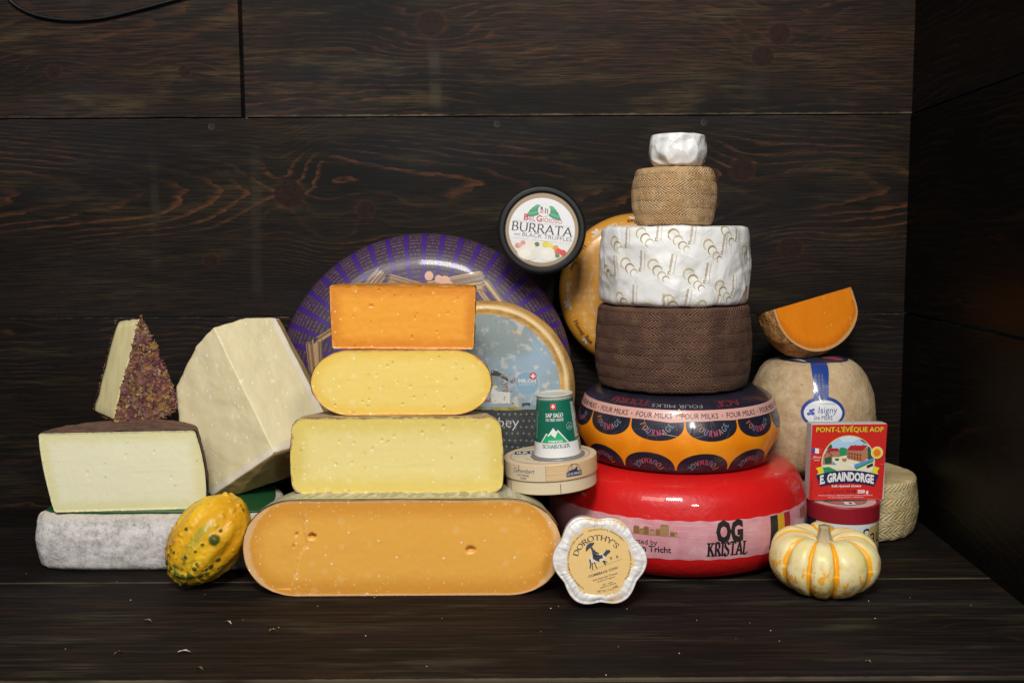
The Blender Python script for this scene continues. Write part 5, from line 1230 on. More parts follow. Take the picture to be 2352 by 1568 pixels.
def honey():
    R, T = .138, .062
    g = Mat('honeycomb_film'); n = g.noise(18, 3); v = g.vor(72, v=g.vec(g.x, g.y, 0), rnd=.35); e = g.vor(72, v=g.vec(g.x, g.y, 0), feature='DISTANCE_TO_EDGE', rnd=.35); r = (g.x*g.x+g.y*g.y).sqrt(); top = g.ss(g.z, T*.70, T*.85)*g.ss(r, .119, .112)
    b = g.mix(n, (.62, .25, .022), (.72, .36, .05)); b = g.mix(g.ss(v, .55, .10)*top*.45*g.ss(n, .35, .6), b, (.86, .60, .34)); b = g.mix(g.ss(e, .07, .02)*top*.5, b, (.78, .44, .12)); b = g.mix(g.ss(g.z, T*.75, T*.3)*.6, b, g.mix(n, (.50, .24, .04), (.60, .42, .16)))
    m = g.out(b, .34, n, .0006, .4, coat=.5, coatr=.05)
    prof = [(0, 0), (R*.75, 0), (R*.95, .008), (R*1.01, .024), (R*1.01, .036), (R*.955, T-.012), (R*.86, T-.0025), (R*.72, T), (0, T)]
    root, (rev, part) = upright('amber honeycomb-patterned wheel standing behind the tall right stack', 'waxed_round_cheese', 1466, 667, 1.765, R, T, math.radians(4), prof, m, zc=None)
    br = pm((.16, .045, .015), .3, .5, name='brown_ink'); wh = pm((.78, .70, .60), .3, .5, name='white_ink'); d = Decal(); Rr = .128
    for an, t, c in ((87, 'Honey Bee', br), (119, 'Goat Cheese', wh), (151, 'Honey Bee', br), (184, 'Goat Cheese', wh), (217, 'Honey Bee', br), (250, 'Goat Cheese', wh)):
        d.ringtext(t, 0, 0, Rr, an, .0085, c, .0006, inward=True, fit=.052, wt=.02)
        a = math.radians(an+16.3); d.ell(Rr*.965*math.cos(a), Rr*.965*math.sin(a), .0011, .0011, wh, .0006, n=12)
        a = math.radians(an+5)
        for q in (0, .05): d.ell((Rr+.004)*math.cos(a+q), (Rr+.004)*math.sin(a+q), .0050, .0026, wh, .0008+q*.002, n=20, rot=a+q*16)
    d.ringtext('Honeybeegoat.com  -  www.honeybeegoat.com', 0, 0, .088, 185, .0036, wh, .0006, inward=True, fit=.11)
    d.build('film_print', Disc(rev), root, step=.008, into=part)
honey()
def burrata():
    c = at(1245, 528, 1.655); Rr = .0735
    root = thing('cheese_tub', 'black round tub with white printed lid, resting on the purple wheel and the honeycomb wheel', 'tub'); D_ = .058
    root.matrix_world = Matrix.Translation(c) @ Matrix.Rotation(math.radians(1.5), 4, 'Z') @ Matrix.Rotation(PI/2-math.radians(2), 4, 'X') @ Matrix.Rotation(math.radians(-7), 4, 'Z') @ Matrix.Translation((0, 0, -D_))
    g = Mat('black_plastic'); n = g.noise(100, 2); bp = g.out((.006, .0063, .0066), .46, n, .0001, .3, spec=.3)
    lathe_part('tub', Rev([(0, 0), (.056, 0), (.058, .002), (.067, .052), (0, .052)], n=60, it=1), bp, root, 120)
    lathe_part('lid', Rev([(0, .046), (Rr-.001, .046), (Rr, .0465), (Rr, D_-.004), (Rr-.001, D_-.002), (Rr-.004, D_), (.0635, D_), (.0625, D_-.0015), (.061, D_-.0018), (0, D_-.0018)], n=110, it=1), bp, root, 140)
    tan = pm((.34, .25, .15), .5, name='tan_ink'); wh = pm((.76, .76, .77), .45, .1, name='lid_paper'); k = .0535/ (1137/2) ; d = Decal()
    X = lambda x, y: ((x-743)*k, (780-y)*k)
    d.ell(0, 0, .0535, .0535, tan, .0002, n=90); d.ell(0, -.0006, .0487, .0473, wh, .0005, n=90)
    gr = [pm(c_, .5, name='green_ink') for c_ in ((.04, .26, .12), (.10, .40, .22), (.03, .20, .09))]
    for sgn in (-1, 1):
        for j, (y, w, h_) in enumerate(((.0205, .0195, .0030), (.0240, .0175, .0030), (.0272, .0150, .0028), (.0302, .0118, .0026), (.0330, .0085, .0022))):
            x0 = sgn*.0065; d.ell(x0+sgn*w*.5, y-.0010*w*50*.5+.001, w*.52, h_, gr[j % 3], .0008+j*.00012, rot=-sgn*.28, n=24)
            d.ell(x0+sgn*w*.5, y-.0010*w*50*.5+.0016, w*.40, h_*.28, gr[1], .0010+j*.00012, rot=-sgn*.28, n=16)
    gdl = pm((.62, .52, .34), .5); d.ring(0, .0285, .0088, .0092, gdl, .0016); d.ell(0, .0285, .0088, .0088, wh, .0015, n=40)
    bl = pm((.06, .10, .30), .5, name='blue_ink'); re = pm((.55, .07, .07), .5, name='red_ink')
    d.rect(-.0058, .0300, -.0026, .0335, bl, .0018)
    for j in range(4): d.rect(-.0062, .0243+j*.0016, -.0008, .0250+j*.0016, re, .0018)
    d.rect(.0010, .0245, .0026, .0325, gr[0], .0018); d.rect(.0040, .0240, .0056, .0315, re, .0018)
    red = pm((.50, .055, .05), .45, name='red_ink'); ink = pm((.035, .035, .04), .45, name='ink'); gy = pm((.22, .22, .23), .45, name='grey_ink')
    d.text('B', -.0285, .0118, .0088, red, .0012, wt=.02, align='l', fit=.0072); d.text('EL', -.0203, .0118, .0064, red, .0012, align='l', fit=.0090); d.text('G', -.0103, .0118, .0088, red, .0012, wt=.02, align='l', fit=.0085); d.text('IOIOSO', -.0005, .0118, .0060, red, .0012, align='l', fit=.0285)
    d.rect(-.042, .0093, .042, .0096, gy, .0008)
    d.text('BURRATA', 0, -.0050, .0128, ink, .0012, font='serif', wt=.125, fit=.0905)
    d.text('with', -.0405, -.0120, .0038, gy, .0012, align='l', fit=.0095); d.text('BLACK TRUFFLES', -.0280, -.0122, .0058, gy, .0012, align='l', fit=.0735)
    d.rect(-.044, -.0158, .044, -.0155, gy, .0008)
    food = [((.62, .58, .50), [(-.046, -.0165), (.046, -.0165), (.041, -.027), (.030, -.038), (0, -.0478), (-.030, -.038), (-.041, -.027)])]
    for c_, p in food: d.poly(p, pm((.74, .73, .70), .5), .0007)
    def blob(x, y, rx, ry, col, h): d.ell(*X(x, y), rx*k, ry*k, pm(col, .5, name='food_ink'), h, n=28)
    for i, (x, y, r_, c_) in enumerate(((395, 1065, 45, (.62, .26, .22)), (470, 1010, 40, (.66, .30, .26)), (430, 1050, 36, (.70, .40, .34)), (690, 1010, 40, (.14, .18, .06)), (830, 1000, 60, (.74, .60, .08)), (900, 1010, 48, (.78, .66, .12)), (950, 1060, 40, (.72, .62, .10)), (990, 1030, 44, (.70, .30, .10)), (1040, 1080, 50, (.66, .10, .07)), (1110, 1095, 52, (.62, .07, .06)), (1000, 1110, 40, (.64, .14, .10)), (1030, 1150, 36, (.12, .24, .10)))):
        blob(x, y, r_, r_*.9, c_, .0009+i*.00006)
    blob(565, 1160, 168, 112, (.74, .70, .60), .0018); blob(590, 1060, 85, 70, (.78, .75, .68), .0019); blob(585, 990, 48, 52, (.76, .73, .67), .0020); blob(875, 1145, 118, 108, (.78, .76, .68), .0019); blob(520, 1170, 90, 70, (.82, .79, .71), .0021); blob(850, 1120, 60, 50, (.82, .80, .73), .0021)
    d.build('lid_label', lambda u, v, h: Vector((u*1.125, v*1.125, D_-.0018+h*.5)), root, step=.03)
burrata()
# ------------------------------------------------------------------ right group
def right_group():
    Yw = 1.705; c = at(1962, 1150, Yw); Rw = .1105; zt = at(1962, 1036, Yw+.085).z
    basket('basket_pressed_cheese', 'pale yellow basket-marked wheel in the back right corner under the pale ball cheese', 1964, 0, Rw, .098, 4.3, .010, (.66, .50, .23), (.74, .60, .32), (.54, .40, .18), Y=Yw, bump=.0014, rough=.42, seed=6, hl=(.72, .64, .42))
    # pale ball-like cheese
    Yb = 1.712; cb = at(1861, 940, Yb); zb = .0985; top = at(1868, 822, Yb-.03).z; H = top-zb; R = .1055
    root = thing('ball_cheese', 'pale tan rounded cheese with blue ribbon label, behind the red carton', 'cheese', (cb.x, Yb, zb))
    rev = Rev([(0, 0), (R*.55, .0), (R*.85, .008), (R*.99, .035), (R*1.025, H*.45), (R*1.0, H*.68), (R*.80, H*.93), (R*.45, H*1.005), (0, H)], n=100, it=3, disp=lambda a, r, z: .0012*fbm((math.cos(a)*r, math.sin(a)*r, z), 40))
    g = Mat('pitted_tan_rind'); n1 = g.noise(34, 5, .7); n2 = g.noise(170, 4, .7); n3 = g.noise(16, 3); band = g.ss((g.z-.040+(n1-.5)*.02).abs(), .012, .003)
    b = g.mix(g.ss(n1, .32, .66), (.42, .28, .145), (.54, .41, .25)); b = g.mix(g.ss(n2, .54, .68)*.6*g.ss(n3, .45, .6), b, (.72, .62, .46)); d1, _ = g.dots(75, .28, .12); b = g.mix(d1*.5, b, (.26, .13, .04)); b = g.mix(band*g.ss(n2, .5, .6)*.6, b, (.36, .17, .07))
    lathe_part('rind', rev, g.out(b, .8, n1+n2*.8, .0022, .9), root, 160)
    d = Decal(); bl = pm((.020, .055, .26), .3, .3, name='blue_film'); wh = pm((.72, .73, .76), .35, .2, name='white_film'); nv = pm((.02, .03, .07), .35, .2, name='navy_film'); go = pm((.30, .27, .16), .4, name='gold_ink')
    U = lambda px: cu(cb.x, Yb, R, px, 930)[0]; V0 = rev.v_at_z(cu(cb.x, Yb, R, 1886, 930)[1]-zb); u0 = U(1886)
    T = rev.t[-1]-rev.t0
    d.poly([(u0-.028*1.0, T-.020), (u0-.013, V0+.036), (u0-.012, V0), (u0+.012, V0), (u0+.015, V0+.036), (u0+.036, T-.020)], bl, .0004)
    d.ell(U(1891), V0-.012, .036, .026, bl, .0005, n=50); d.ell(U(1891), V0-.013, .031, .021, wh, .0008, n=50)
    d.text('Isigny', U(1891)+.007, V0-.013, .0100, pm((.05, .09, .25), .4), .0016, slant=.1, fit=.030, wt=-.005); d.text('Ste MERE', U(1891), V0-.024, .0070, pm((.05, .09, .25), .4), .0011, fit=.03)
    d.crescent(U(1891), V0+.006, .016, go, .0011, rot=-1.57, cut=.9, a0=120, a1=240) if False else d.rect(U(1891)-.006, V0+.0015, U(1891)+.020, V0+.0022, go, .0011)
    for x, y, r_ in ((-.020, -.010, .0030), (-.017, -.014, .0036), (-.023, -.015, .0030), (-.016, -.008, .0024)): d.ell(U(1891)+x, V0+y, r_, r_*.8, pm((.05, .10, .40), .4), .0011, n=16)
    for j in range(3): d.text('MIMOLETTE VIEILLE AFFINEE', u0-.004+j*.0062-.003, V0+.006, .0026, go, .0009, rot=PI/2, align='l', fit=.046)
    d.build('ribbon_label', rev, root, step=.006)
    d = Decal(); rd_ = pm((.35, .06, .06), .4, name='red_film'); d.ell(.0, -.012, .058, .050, nv, .0006, n=60); d.poly([(-.054, -.020), (-.032, -.046), (-.024, -.054), (-.030, -.040)], wh, .0009); d.ell(.026, -.034, .018, .012, rd_, .0009, n=30)
    d.build('top_label', Disc(rev), root, step=.006)
    # bright orange quarter of a ball on top of it
    TL = at(1777, 711, 1.640); TR = at(1947, 661, 1.640+.105); cc = (TL+TR)/2; e1 = (TR-TL); a = e1.length/2; e1.normalize()
    view = (CAM-cc).normalized()
    bt = at(1893, 806, 1.672); e2 = (bt-cc); e2 = (e2-e1*e2.dot(e1)); b_ = e2.length; e2.normalize(); e3 = e1.cross(e2); e3 = e3 if e3.y > 0 else -e3
    root = thing('cheese_wedge', 'bright orange quarter of a ball cheese with pitted rind, atop the pale ball cheese', 'cheese', tuple(cc))
    g = Mat('bright_orange_paste'); e = g.attr('edge'); n1 = g.noise(40, 4); n2 = g.noise(250, 3); n3 = g.noise(20, 2)
    b = g.mix(g.ss(e+(n1-.5)*.006, .022, .004), (.80, .23, .008), (.62, .16, .006)); d1, _ = g.dots(75, .3, .3); b = g.mix(d1*.4, b, (.88, .42, .08)); b = g.mix(g.ss(n2, .5, .8)*.2, b, (.86, .34, .04)); b = g.mix(g.ss(e+(n1-.5)*.006+(n2-.5)*.002, .0062, .0040)*.85, b, (.62, .38, .16))
    pst = g.out(b, .42, n2*.25+d1*.5, .0007, .5, sss=.12)
    g = Mat('pitted_orange_rind'); n1 = g.noise(50, 5, .7); n2 = g.noise(200, 4, .7); n3 = g.noise(14, 2)
    b = g.mix(g.ss(n1, .35, .65), (.32, .12, .025), (.52, .25, .065)); b = g.mix(g.ss(n2, .52, .66)*.8*g.ss(n3, .35, .6), b, (.62, .44, .24)); rm = g.out(b, .8, n1+n2, .0028, 1)
    # rim of the cut: superellipse so the shoulders stay full
    def rim(t): x = -math.cos(t); y = max(math.sin(t), 0)**.80; return x*a*(1+(.22*y*(1.15-y)*2.2 if x > 0 else .10*y*(1-y))), y*b_*1.0
    N = 110; M_ = 30; vs = []; ed = []
    for j in range(M_+1):
        k = j/M_
        for i in range(N+1):
            x, y = rim(PI*i/N); y2 = y*k; p = e1*x*(1) + e2*y2
            dd = min(math.hypot(x-rim(q)[0], y2-rim(q)[1]) for q in np.linspace(0, PI, 60)) if j > M_*.4 or min(i, N-i) < 16 else .05
            n_ = fbm((x, y2, 1), 30)*.0006*min(1, dd/.004); vs.append(p - e3*n_*1.0); ed.append(dd)
    fs = [(j*(N+1)+i, j*(N+1)+i+1, (j+1)*(N+1)+i+1, (j+1)*(N+1)+i) for j in range(M_) for i in range(N)]
    mesh('cut_face', vs, fs, pst, root, attrs={'edge': ed})
    vs = []; K2 = 50; dep = b_*.95
    for j in range(K2+1):
        ph = (PI/2)*j/K2
        for i in range(N+1):
            x, y = rim(PI*i/N); p = e1*x + e2*y*(math.cos(ph)**.9+.20*math.sin(2*ph)*math.cos(ph)) + e3*y*(dep/b_)*math.sin(ph)**.9 if j < K2 else e1*x + e3*y*(dep/b_)
            n_ = fbm((p.x, p.y, p.z), 38)*.0026*min(1, y/.02); vs.append(p*(1+n_/max(p.length, .02)))
    fs = [(j*(N+1)+i, j*(N+1)+i+1, (j+1)*(N+1)+i+1, (j+1)*(N+1)+i) for j in range(K2) for i in range(N)]
    mesh('rind', vs, fs, rm, root)
    vs = [e1*(-a+2*a*i/N) for i in range(N+1)] + [e1*rim(PI*i/N)[0] + e3*rim(PI*i/N)[1]*(dep/b_) for i in range(N+1)]
    mesh('hidden_cut_face', vs, [(i, i+1, N+2+i, N+1+i) for i in range(N)], pst, root, attrs={'edge': [.03]*(2*N+2)})
    # cardboard can
    Yc = 1.565; c = at(1935, 1170, Yc); R = .0565; zt = at(1935, 1167, Yc-R).z
    root = thing('can', 'round cardboard can with dark red lid, between the pumpkin and the red carton', 'can', (c.x, Yc, 0)); lh = .0262
    rb = Rev([(0, 0), (R-.0012, 0), (R-.0010, .0006), (R-.0010, zt-.004), (0, zt-.004)], n=70, it=1)
    wp = pm((.70, .70, .70), .35, .2, name='can_paper'); lathe_part('body', rb, wp, root, 100)
    g = Mat('dark_red_card'); n = g.noise(120, 2); rdm = g.out(g.mix(n, (.24, .008, .016), (.30, .012, .022)), .32, n, .0002, .3, coat=.25)
    rl = Rev([(0, zt-lh), (R, zt-lh), (R+.0004, zt-lh+.0006), (R+.0004, zt-.001), (R-.0006, zt), (R-.0035, zt-.0004), (R-.005, zt-.001), (0, zt-.001)], n=70, it=1); lathe_part('lid', rl, rdm, root, 100)
    d = Decal(); d.ell(0, 0, R-.006, R-.006, pm((.62, .45, .42), .4), .0001, n=60); d.ell(0, 0, .037, .037, pm((.22, .20, .16), .2, .5), .0003, n=60); d.poly([(-.03, -.012), (.03, -.016), (.02, -.028), (-.02, -.027)], pm((.45, .18, .16), .3, .5), .0005); d.rect(-.006, -.034, .010, -.018, WHT, .0008); d.rect(.001, -.030, .006, -.022, BLK, .0010)
    d.build('lid_window', lambda u, v, h: Vector((u, v, zt-.0008+h)), root, step=.03)
    d = Decal(); bk = pm((.012, .02, .02), .35, name='black_ink'); tn = pm((.52, .36, .14), .4, name='tan_ink'); nvy = pm((.012, .02, .045), .35, .3, name='navy_ink')
    vb = rb.v_at_z; U = lambda px: cu(c.x, Yc, R, px, 1220)[0]
    d.rect(-PI*R*.5, vb(.001), U(1874), vb(zt-.02), nvy, .0003); d.rect(U(1868)-.02, vb(.020), U(1872), vb(.030), pm((.08, .22, .5), .4), .0005)
    d.text('Produit en France', U(1928), vb(.0430), .0030, bk, .0006, slant=.3, fit=.026)
    d.poly([(U(1985), vb(.001)), (U(1990), vb(.03)), (U(1998), vb(.052)), (U(2016)+.01, vb(.056)), (U(2016)+.02, vb(.001))], tn, .0003)
    d.text('Sau', U(1982), vb(.0255), .0255, bk, .0008, align='l', fit=.042, wt=-.005); d.text('nou', U(1996), vb(.0015), .020, bk, .0008, align='l', fit=.036, wt=-.005)
    d.build('body_print', rb, root, step=.005)
    # red carton standing on the can
    W_, Hb, T = .1215, .1225, .026; cL = at(1858.5, 1144.5, 1.553); cRt = at(2031, 1144, 1.558)
    root = thing('cheese_carton', 'square red carton with farm picture, standing on the dark red can', 'carton')
    ang = math.atan2(cRt.y-cL.y, cRt.x-cL.x); W_ = (cRt-cL).length
    Hb = at(1861, 968, 1.556).z-cL.z
    root.matrix_world = Matrix.Translation((cL.x+W_/2, (cL.y+cRt.y)/2, zt+.0006)) @ Matrix.Rotation(ang+.02, 4, 'Z') @ Matrix.Rotation(math.radians(-1.0), 4, 'X') @ Matrix.Rotation(math.radians(.7), 4, 'Y')
    Hb = min(Hb, .13)
    cd = Mat('grey_white_card'); n = cd.noise(200, 3); card = cd.out(cd.mix(n, (.48, .45, .42), (.58, .55, .52)), .6, n, .0003, .5)
    box('base_tray', (-W_/2+.0008, .0012, .0008), (W_/2-.0008, T, Hb-.0008), card, root, bev=.002)
    box('lid', (-W_/2, 0, 0), (W_/2, T*.70, Hb), card, root, bev=.0012)
    d = Decal(); k = W_/1062; X = lambda x, y: ((x-845)*k, (1190-y)*k*Hb/(1068*k))
    red = pm((.62, .022, .018), .38, .2, name='red_card_ink'); ye = pm((.82, .66, .03), .4, name='yellow_ink'); nv = pm((.018, .022, .10), .4, name='navy_ink'); sk = pm((.42, .62, .82), .4, name='sky_ink'); crm = pm((.80, .76, .55), .4, name='cream_ink'); gn = pm((.03, .28, .11), .4, name='green_ink'); dg = pm((.03, .10, .06), .4); rf = pm((.42, .02, .03), .4, name='roof_ink'); bw_ = pm((.45, .20, .10), .4, name='brick_ink'); blu = pm((.10, .30, .60), .4, name='blue_ink'); orn = pm((.80, .20, .02), .4, name='orange_ink'); wh = pm((.80, .80, .78), .4, name='white_ink'); bk = pm((.03, .02, .02), .4)
    P = lambda pts, m, h: d.poly([X(*p) for p in pts], m, h)
    P([(320, 138), (1385, 130), (1350, 1180), (300, 1185)], red, .0002)
    d.text("PONT-L'ÉVÊQUE AOP", X(855, 0)[0], X(0, 238)[1], 66*k, pm((.10, .03, .01), .5), .0004, wt=.04, fit=965*k); d.text("PONT-L'ÉVÊQUE AOP", X(855, 0)[0], X(0, 238)[1], 66*k, ye, .0007, wt=.012, fit=955*k)
    cx, cy = X(845, 660)
    d.ell(cx, cy, 380*k, 376*k, ye, .0004, -34, 214, 60); d.ell(cx, cy, 371*k, 367*k, sk, .0006, -34, 214, 60)
    def clip(pts):                       # keep picture pieces inside the round frame
        r = []
        for x, y in pts:
            y = min(y, 868); dx, dy = x-845, y-660; L = math.hypot(dx, dy); r.append((x, y) if L < 366 else (845+dx*366/L, 660+dy*366/L))
        return r
    C = lambda pts, m, h: P(clip(pts), m, h)
    C([(850, 290), (1000, 310), (900, 380), (760, 380), (700, 320)], pm((.62, .74, .86), .4), .0007)
    C([(470, 700), (500, 560), (700, 560), (900, 560), (1215, 640), (1215, 780), (1100, 900), (845, 1020), (560, 900)], crm, .0008)
    C([(710, 580), (715, 460), (760, 450), (820, 470), (830, 560)], gn, .0009); C([(530, 470), (590, 400), (610, 440), (600, 470)], dg, .0009); C([(1000, 350), (1040, 335), (1110, 400), (1060, 390)], dg, .0009); C([(1115, 440), (1170, 440), (1200, 620), (1130, 640), (1105, 560)], dg, .0009)
    C([(820, 490), (1040, 500), (1110, 440), (1120, 610), (1040, 660), (820, 600)], bw_, .0010); C([(815, 490), (870, 425), (1110, 425), (1040, 500)], rf, .0012)
    for yy in (545, 590): C([(820, yy-12), (1040, yy+20), (1040, yy+30), (820, yy-3)], rf, .0013)
    for i in range(5):
        for j in range(3): x = 845+i*40; y = 515+j*42+i*6; C([(x, y), (x+14, y+2), (x+14, y+22), (x, y+20)], bk, .0013)
    C([(925, 412), (950, 412), (950, 430), (925, 430)], bw_, .0013); C([(1040, 408), (1062, 408), (1062, 430), (1040, 430)], bw_, .0013)
    C([(530, 500), (715, 500), (715, 585), (560, 585)], bw_, .0010); C([(520, 515), (560, 462), (690, 462), (718, 500)], rf, .0012); C([(480, 560), (545, 500), (615, 570), (615, 685), (480, 690)], bw_, .0013); C([(478, 565), (545, 490), (625, 570), (610, 575), (545, 515), (480, 580)], rf, .0014)
    C([(505, 600), (600, 570), (605, 670), (515, 680)], dg, .0015); C([(472, 690), (620, 690), (620, 640), (680, 695)], blu, .0009)
    C([(935, 735), (1200, 625), (1205, 650), (965, 760)], gn, .0011); C([(930, 690), (1200, 600), (1200, 630), (935, 745)], blu, .0012); C([(860, 680), (925, 695), (925, 735), (860, 725)], wh, .0012); C([(480, 730), (570, 720), (690, 775), (500, 810)], gn, .0011); C([(690, 725), (790, 760), (790, 770), (690, 740)], wh, .0012)
    C([(650, 605), (715, 605), (705, 635), (660, 635)], dg, .0012); C([(750, 605), (825, 605), (812, 648), (765, 645)], bw_, .0012); C([(1105, 710), (1190, 670), (1200, 710), (1115, 745)], bk, .0013)
    # ribbon
    P([(385, 735), (465, 715), (495, 830), (400, 835), (425, 790)], ye, .0016); P([(1205, 712), (1290, 740), (1260, 790), (1275, 832), (1190, 815)], ye, .0016)
    top = [(x, 770+ .00052*(x-835)**2*.62) for x in np.linspace(392, 1282, 24)]; bot = [(x, 945+.00052*(x-835)**2*.60) for x in np.linspace(1222, 455, 24)]
    P(top+bot, nv, .0018)
    def gw(u, v): return (u, v - (u/k)**2*.00052*.60*k)
    d.text('E. GRAINDORGE', X(830, 0)[0], X(0, 912)[1], 112*k, wh, .0022, wt=.05, fit=765*k, warp=gw)
    d.text('Soft ripened cheese', X(830, 0)[0], X(0, 1005)[1], 32*k, wh, .0006, wt=.02, fit=420*k); d.text('7.7 OZ', X(903, 0)[0], X(0, 1088)[1], 38*k, bk, .0006, wt=.05, fit=145*k); d.text('220 g', X(1070, 0)[0], X(0, 1090)[1], 42*k, wh, .0006, wt=.05, fit=155*k)
    d.text('NETTOGEWICHT', X(715, 0)[0], X(0, 1070)[1], 15*k, bk, .0006, fit=195*k); d.text('NET WEIGHT  POIDS NET', X(660, 0)[0], X(0, 1092)[1], 15*k, bk, .0006, fit=290*k)
    d.text('Product of France - Manufactured by Fromagerie de Livarot', X(825, 0)[0], X(0, 1128)[1], 16*k, wh, .0006, fit=770*k); d.text('42 rue du General Leclerc, 14140 Livarot', X(828, 0)[0], X(0, 1156)[1], 16*k, wh, .0006, fit=500*k)
    d.text('Keep refrigerated', X(341, 0)[0], X(0, 1160)[1], 15*k, bk, .0006, rot=PI/2, align='l', fit=245*k); d.text('Since', X(395, 0)[0], X(0, 600)[1], 32*k, wh, .0006, slant=.4, fit=110*k); d.text('1910', X(395, 0)[0], X(0, 640)[1], 22*k, wh, .0006, slant=.3, fit=75*k)
    P([(322, 462), (370, 460), (370, 530), (326, 528)], pm((.04, .08, .34), .4), .0006); P([(370, 460), (425, 468), (425, 538), (370, 530)], wh, .0006); P([(425, 468), (478, 458), (474, 532), (425, 538)], pm((.70, .04, .03), .4), .0006)
    sx, sy = X(1243, 527); 
    st = [((sx+(88 if i % 2 else 80)*k*math.cos(PI*i/24)), (sy+(88 if i % 2 else 80)*k*math.sin(PI*i/24))) for i in range(48)]; d.poly(st, pm((.85, .80, .60), .4), .0020); d.ell(sx, sy, 74*k, 74*k, ye, .0022, n=40); d.ell(sx, sy, 50*k, 50*k, orn, .0024, n=14)
    for x, y, w, h_ in ((885, 110, 8, 45), (765, 1145, 6, 50), (1290, 690, 90, 5), (270, 605, 80, 6)): d.rect(X(x, 0)[0], X(0, y+h_)[1], X(x+w, 0)[0], X(0, y)[1], pm((.34, .32, .30), .3, .3, name='staple_wire'), .0012)
    d.build('lid_print', Plane((0, -.0001, 0), (1, 0, 0), (0, 0, 1)), root, step=None)
right_group()
def pumpkin():
    b = onz(1890, 1379); R = .0805; H = .094; Yp = b.y+.048; c = at(1890, 1300, Yp)
    root = thing('pumpkin', 'small cream pumpkin with orange stripes at the right front', 'pumpkin', (c.x, Yp, .0), (math.radians(3), 0, 0)); root.scale = (.95,)*3; nr = 10; a0 = math.radians(-90-34)
    prof = [(0, .010), (.020, .005), (.038, .0005), (.060, .010), (.0765, .030), (.0800, .050), (.073, .072), (.056, .0855), (.036, .0865), (.018, .0800), (.006, .0765), (0, .0765)]
    P, _ = resample(_cat(prof, 8), 90); N = 320; vs = []; gv = []
    for r, z in P:
        for i in range(N):
            a = 2*PI*i/N; w = abs(math.sin(nr/2*(a-a0+.10*math.sin(3*a)))); gr = (1-w)**2.0*(.009)*min(1, r/.03); gg = 1-w
            f = 1-.25*gr*0; rr = r*(1+.020*math.cos(2*a+1)+.016*math.cos(3*a)) - gr; zz = z - gr*.35*(1 if z > .05 else -.3)*1 + .0016*math.sin(5*a+1)*(z/H)
            n_ = fbm((rr*math.cos(a), rr*math.sin(a), zz), 22)*.0016; rr += n_ if r > .01 else 0
            vs.append((rr*math.cos(a), rr*math.sin(a), max(zz, .0003))); gv.append(gg)
    fs = [(j*N+i, j*N+(i+1) % N, (j+1)*N+(i+1) % N, (j+1)*N+i) for j in range(len(P)-1) for i in range(N)]
    g = Mat('striped_pumpkin_skin'); gr = g.attr('groove'); n1 = g.noise(75, 4, .65); n2 = g.noise(26, 3); n3 = g.noise(240, 3); n4 = g.noise(110, 3, .6, v=g.vec(g.x, g.y, g.z*.6+.3))
    b_ = g.mix(g.ss(n2, .35, .65), (.74, .64, .26), (.80, .70, .42)); b_ = g.mix(g.ss(n2, .58, .7)*.5, b_, (.74, .60, .16))
    low = g.ss(g.z, .075, .045)
    b_ = g.mix(g.ss(n4+low*.035, .555, .585)*.9*low, b_, (.84, .37, .020)); b_ = g.mix(g.ss(gr+(n1-.5)*.55, .66, .72), b_, g.mix(n1, (.80, .33, .010), (.88, .45, .02)))
    b_ = g.mix(g.ss(n3, .68, .75)*.35, b_, (.55, .36, .22))
    mesh('skin', vs, fs, g.out(b_, .36, n2*.7+n3*.2, .0012, .5, spec=.45, sss=.06), root, attrs={'groove': gv}, weld=1e-5)
    g = Mat('dry_stem'); s1 = g.noise(1, 4, .65, v=g.vec(g.x*420, g.y*420, g.z*25)); sm = g.out(g.mix(s1, (.26, .20, .11), (.60, .50, .33)), .8, s1, .002, 1)
    vs = []; K_ = 14; M_ = 40
    for j in range(K_+1):
        t = j/K_; rr = .0078+.0065*(1-t)**3+.0005*t
        for i in range(M_): a = 2*PI*i/M_; q = rr*(1+.10*math.cos(5*a)); vs.append((q*math.cos(a)-.002*t, q*math.sin(a)-.003*t, .075+.025*t))
    fs = [(j*M_+i, j*M_+(i+1) % M_, (j+1)*M_+(i+1) % M_, (j+1)*M_+i) for j in range(K_) for i in range(M_)]+[tuple(K_*M_+i for i in range(M_))]
    mesh('stem', vs, fs, sm, root)
pumpkin()
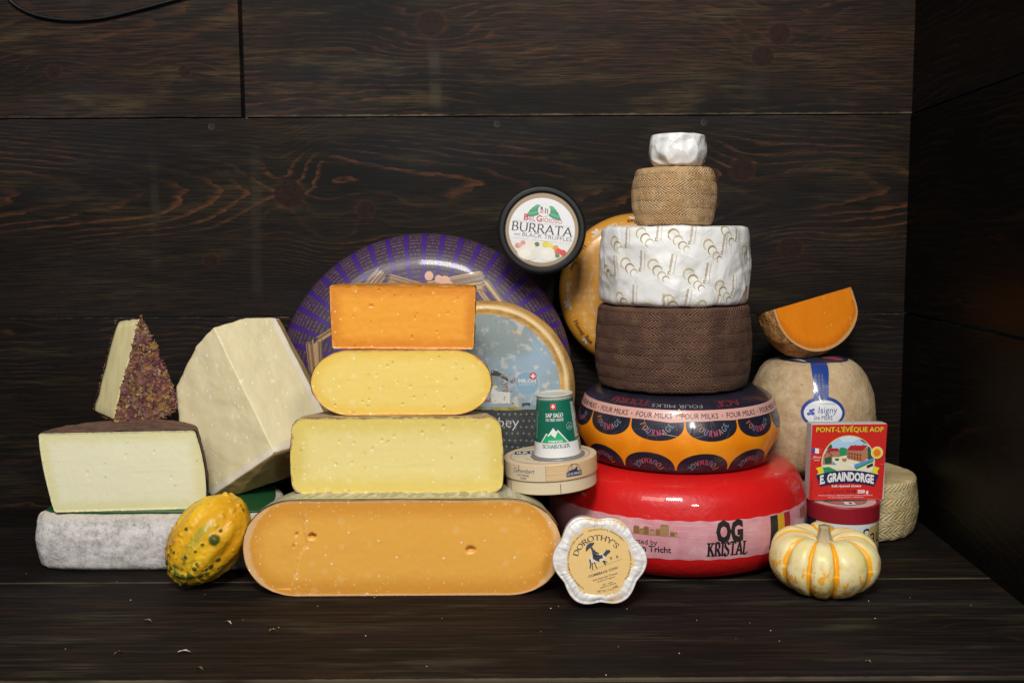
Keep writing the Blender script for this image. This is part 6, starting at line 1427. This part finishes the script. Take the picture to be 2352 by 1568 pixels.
# ------------------------------------------------------------------ crumbs and petals lying on the boards
def crumbs():
    random.seed(21); pts = []
    for px, py in ((60, 1317), (268, 1335), (402, 1327), (558, 1417+6), (640, 1441), (1015, 1420), (1265, 1397), (1283, 1380+12), (1440, 1398), (1600, 1424), (1722, 1430), (1790, 1472), (1242, 1450), (1420, 1485), (1770, 1448), (1995, 1380), (2090, 1372), (2230, 1390), (150, 1490), (980, 1530), (1690, 1466), (300, 1378), (730, 1392), (860, 1372), (1120, 1368), (1392, 1560-10), (470, 1365), (2010, 1420), (1560, 1500), (840, 1460)):
        pts.append(onz(px, py))
    g = Mat('dry_cheese_crumb'); m = g.out((.70, .62, .46), .7)
    bm = bmesh.new(); bmesh.ops.create_icosphere(bm, subdivisions=2, radius=1)
    for v in bm.verts: v.co *= 1+.35*mn.noise(v.co*1.3)
    me = bpy.data.meshes.new('crumb'); bm.to_mesh(me); bm.free(); me.materials.append(m)
    for p in pts:
        o = bpy.data.objects.new('crumb', me); COL.objects.link(o); s = random.uniform(.0003, .0007); o.scale = (s*random.uniform(1, 1.7), s, s*.7); o.rotation_euler = (0, 0, random.uniform(0, 6)); o.location = (p.x, p.y, s*.55+.0002)
        tag(o, 'tiny pale cheese crumb scattered on the dark shelf boards', 'crumb', 'crumbs on the shelf')
    def flake(px, py, L, w, rot, col, label):
        p = onz(px, py); V = []; n = 8; g_ = pm(col, .7, name='dried_petal_skin')
        for i in range(n+1):
            t = i/n; x = (t-.5)*L; ww = w*math.sin(PI*min(max(t, .04), .96))**.7; z = .0012+.0022*math.sin(t*PI*1.3)
            V += [(x, ww, z+.0006*math.sin(i*1.7)), (x, 0, z-.0007), (x, -ww, z+.0005)]
        n0 = len(V); V += [(a, b, c-.0003) for a, b, c in V]
        F = [(3*i+j, 3*i+3+j, 3*i+4+j, 3*i+1+j) for i in range(n) for j in range(2)]; F += [tuple(n0+k for k in f[::-1]) for f in F]
        o = mesh('dried_petal', V, F, g_); o.location = (p.x, p.y, 0); o.rotation_euler = (0, 0, rot); tag(o, label, 'petal')
    flake(341, 1427, .012, .0022, .1, (.30, .17, .11), 'small reddish brown dried petal on the shelf below the gourd')
    flake(526, 1431, .011, .0016, -.5, (.42, .34, .28), 'thin pale brown dried petal on the shelf below the amber cheese')
    flake(425, 1498, .018, .0024, .3, (.55, .47, .42), 'longest pale dried petal, at the left front of the shelf')
    flake(274, 1500, .014, .0010, .9, (.28, .18, .07), 'thin brown curved plant stem at the left front of the shelf')
    flake(460, 1537, .009, .0018, -.2, (.14, .09, .05), 'dark brown dried petal nearest the shelf front edge')
    flake(628, 1449, .011, .0013, .4, (.50, .42, .12), 'mustard yellow dried flower bit on the shelf')
    flake(1996, 1522, .009, .0012, -.45, (.40, .28, .16), 'small tan splinter at the right front of the shelf')
crumbs()
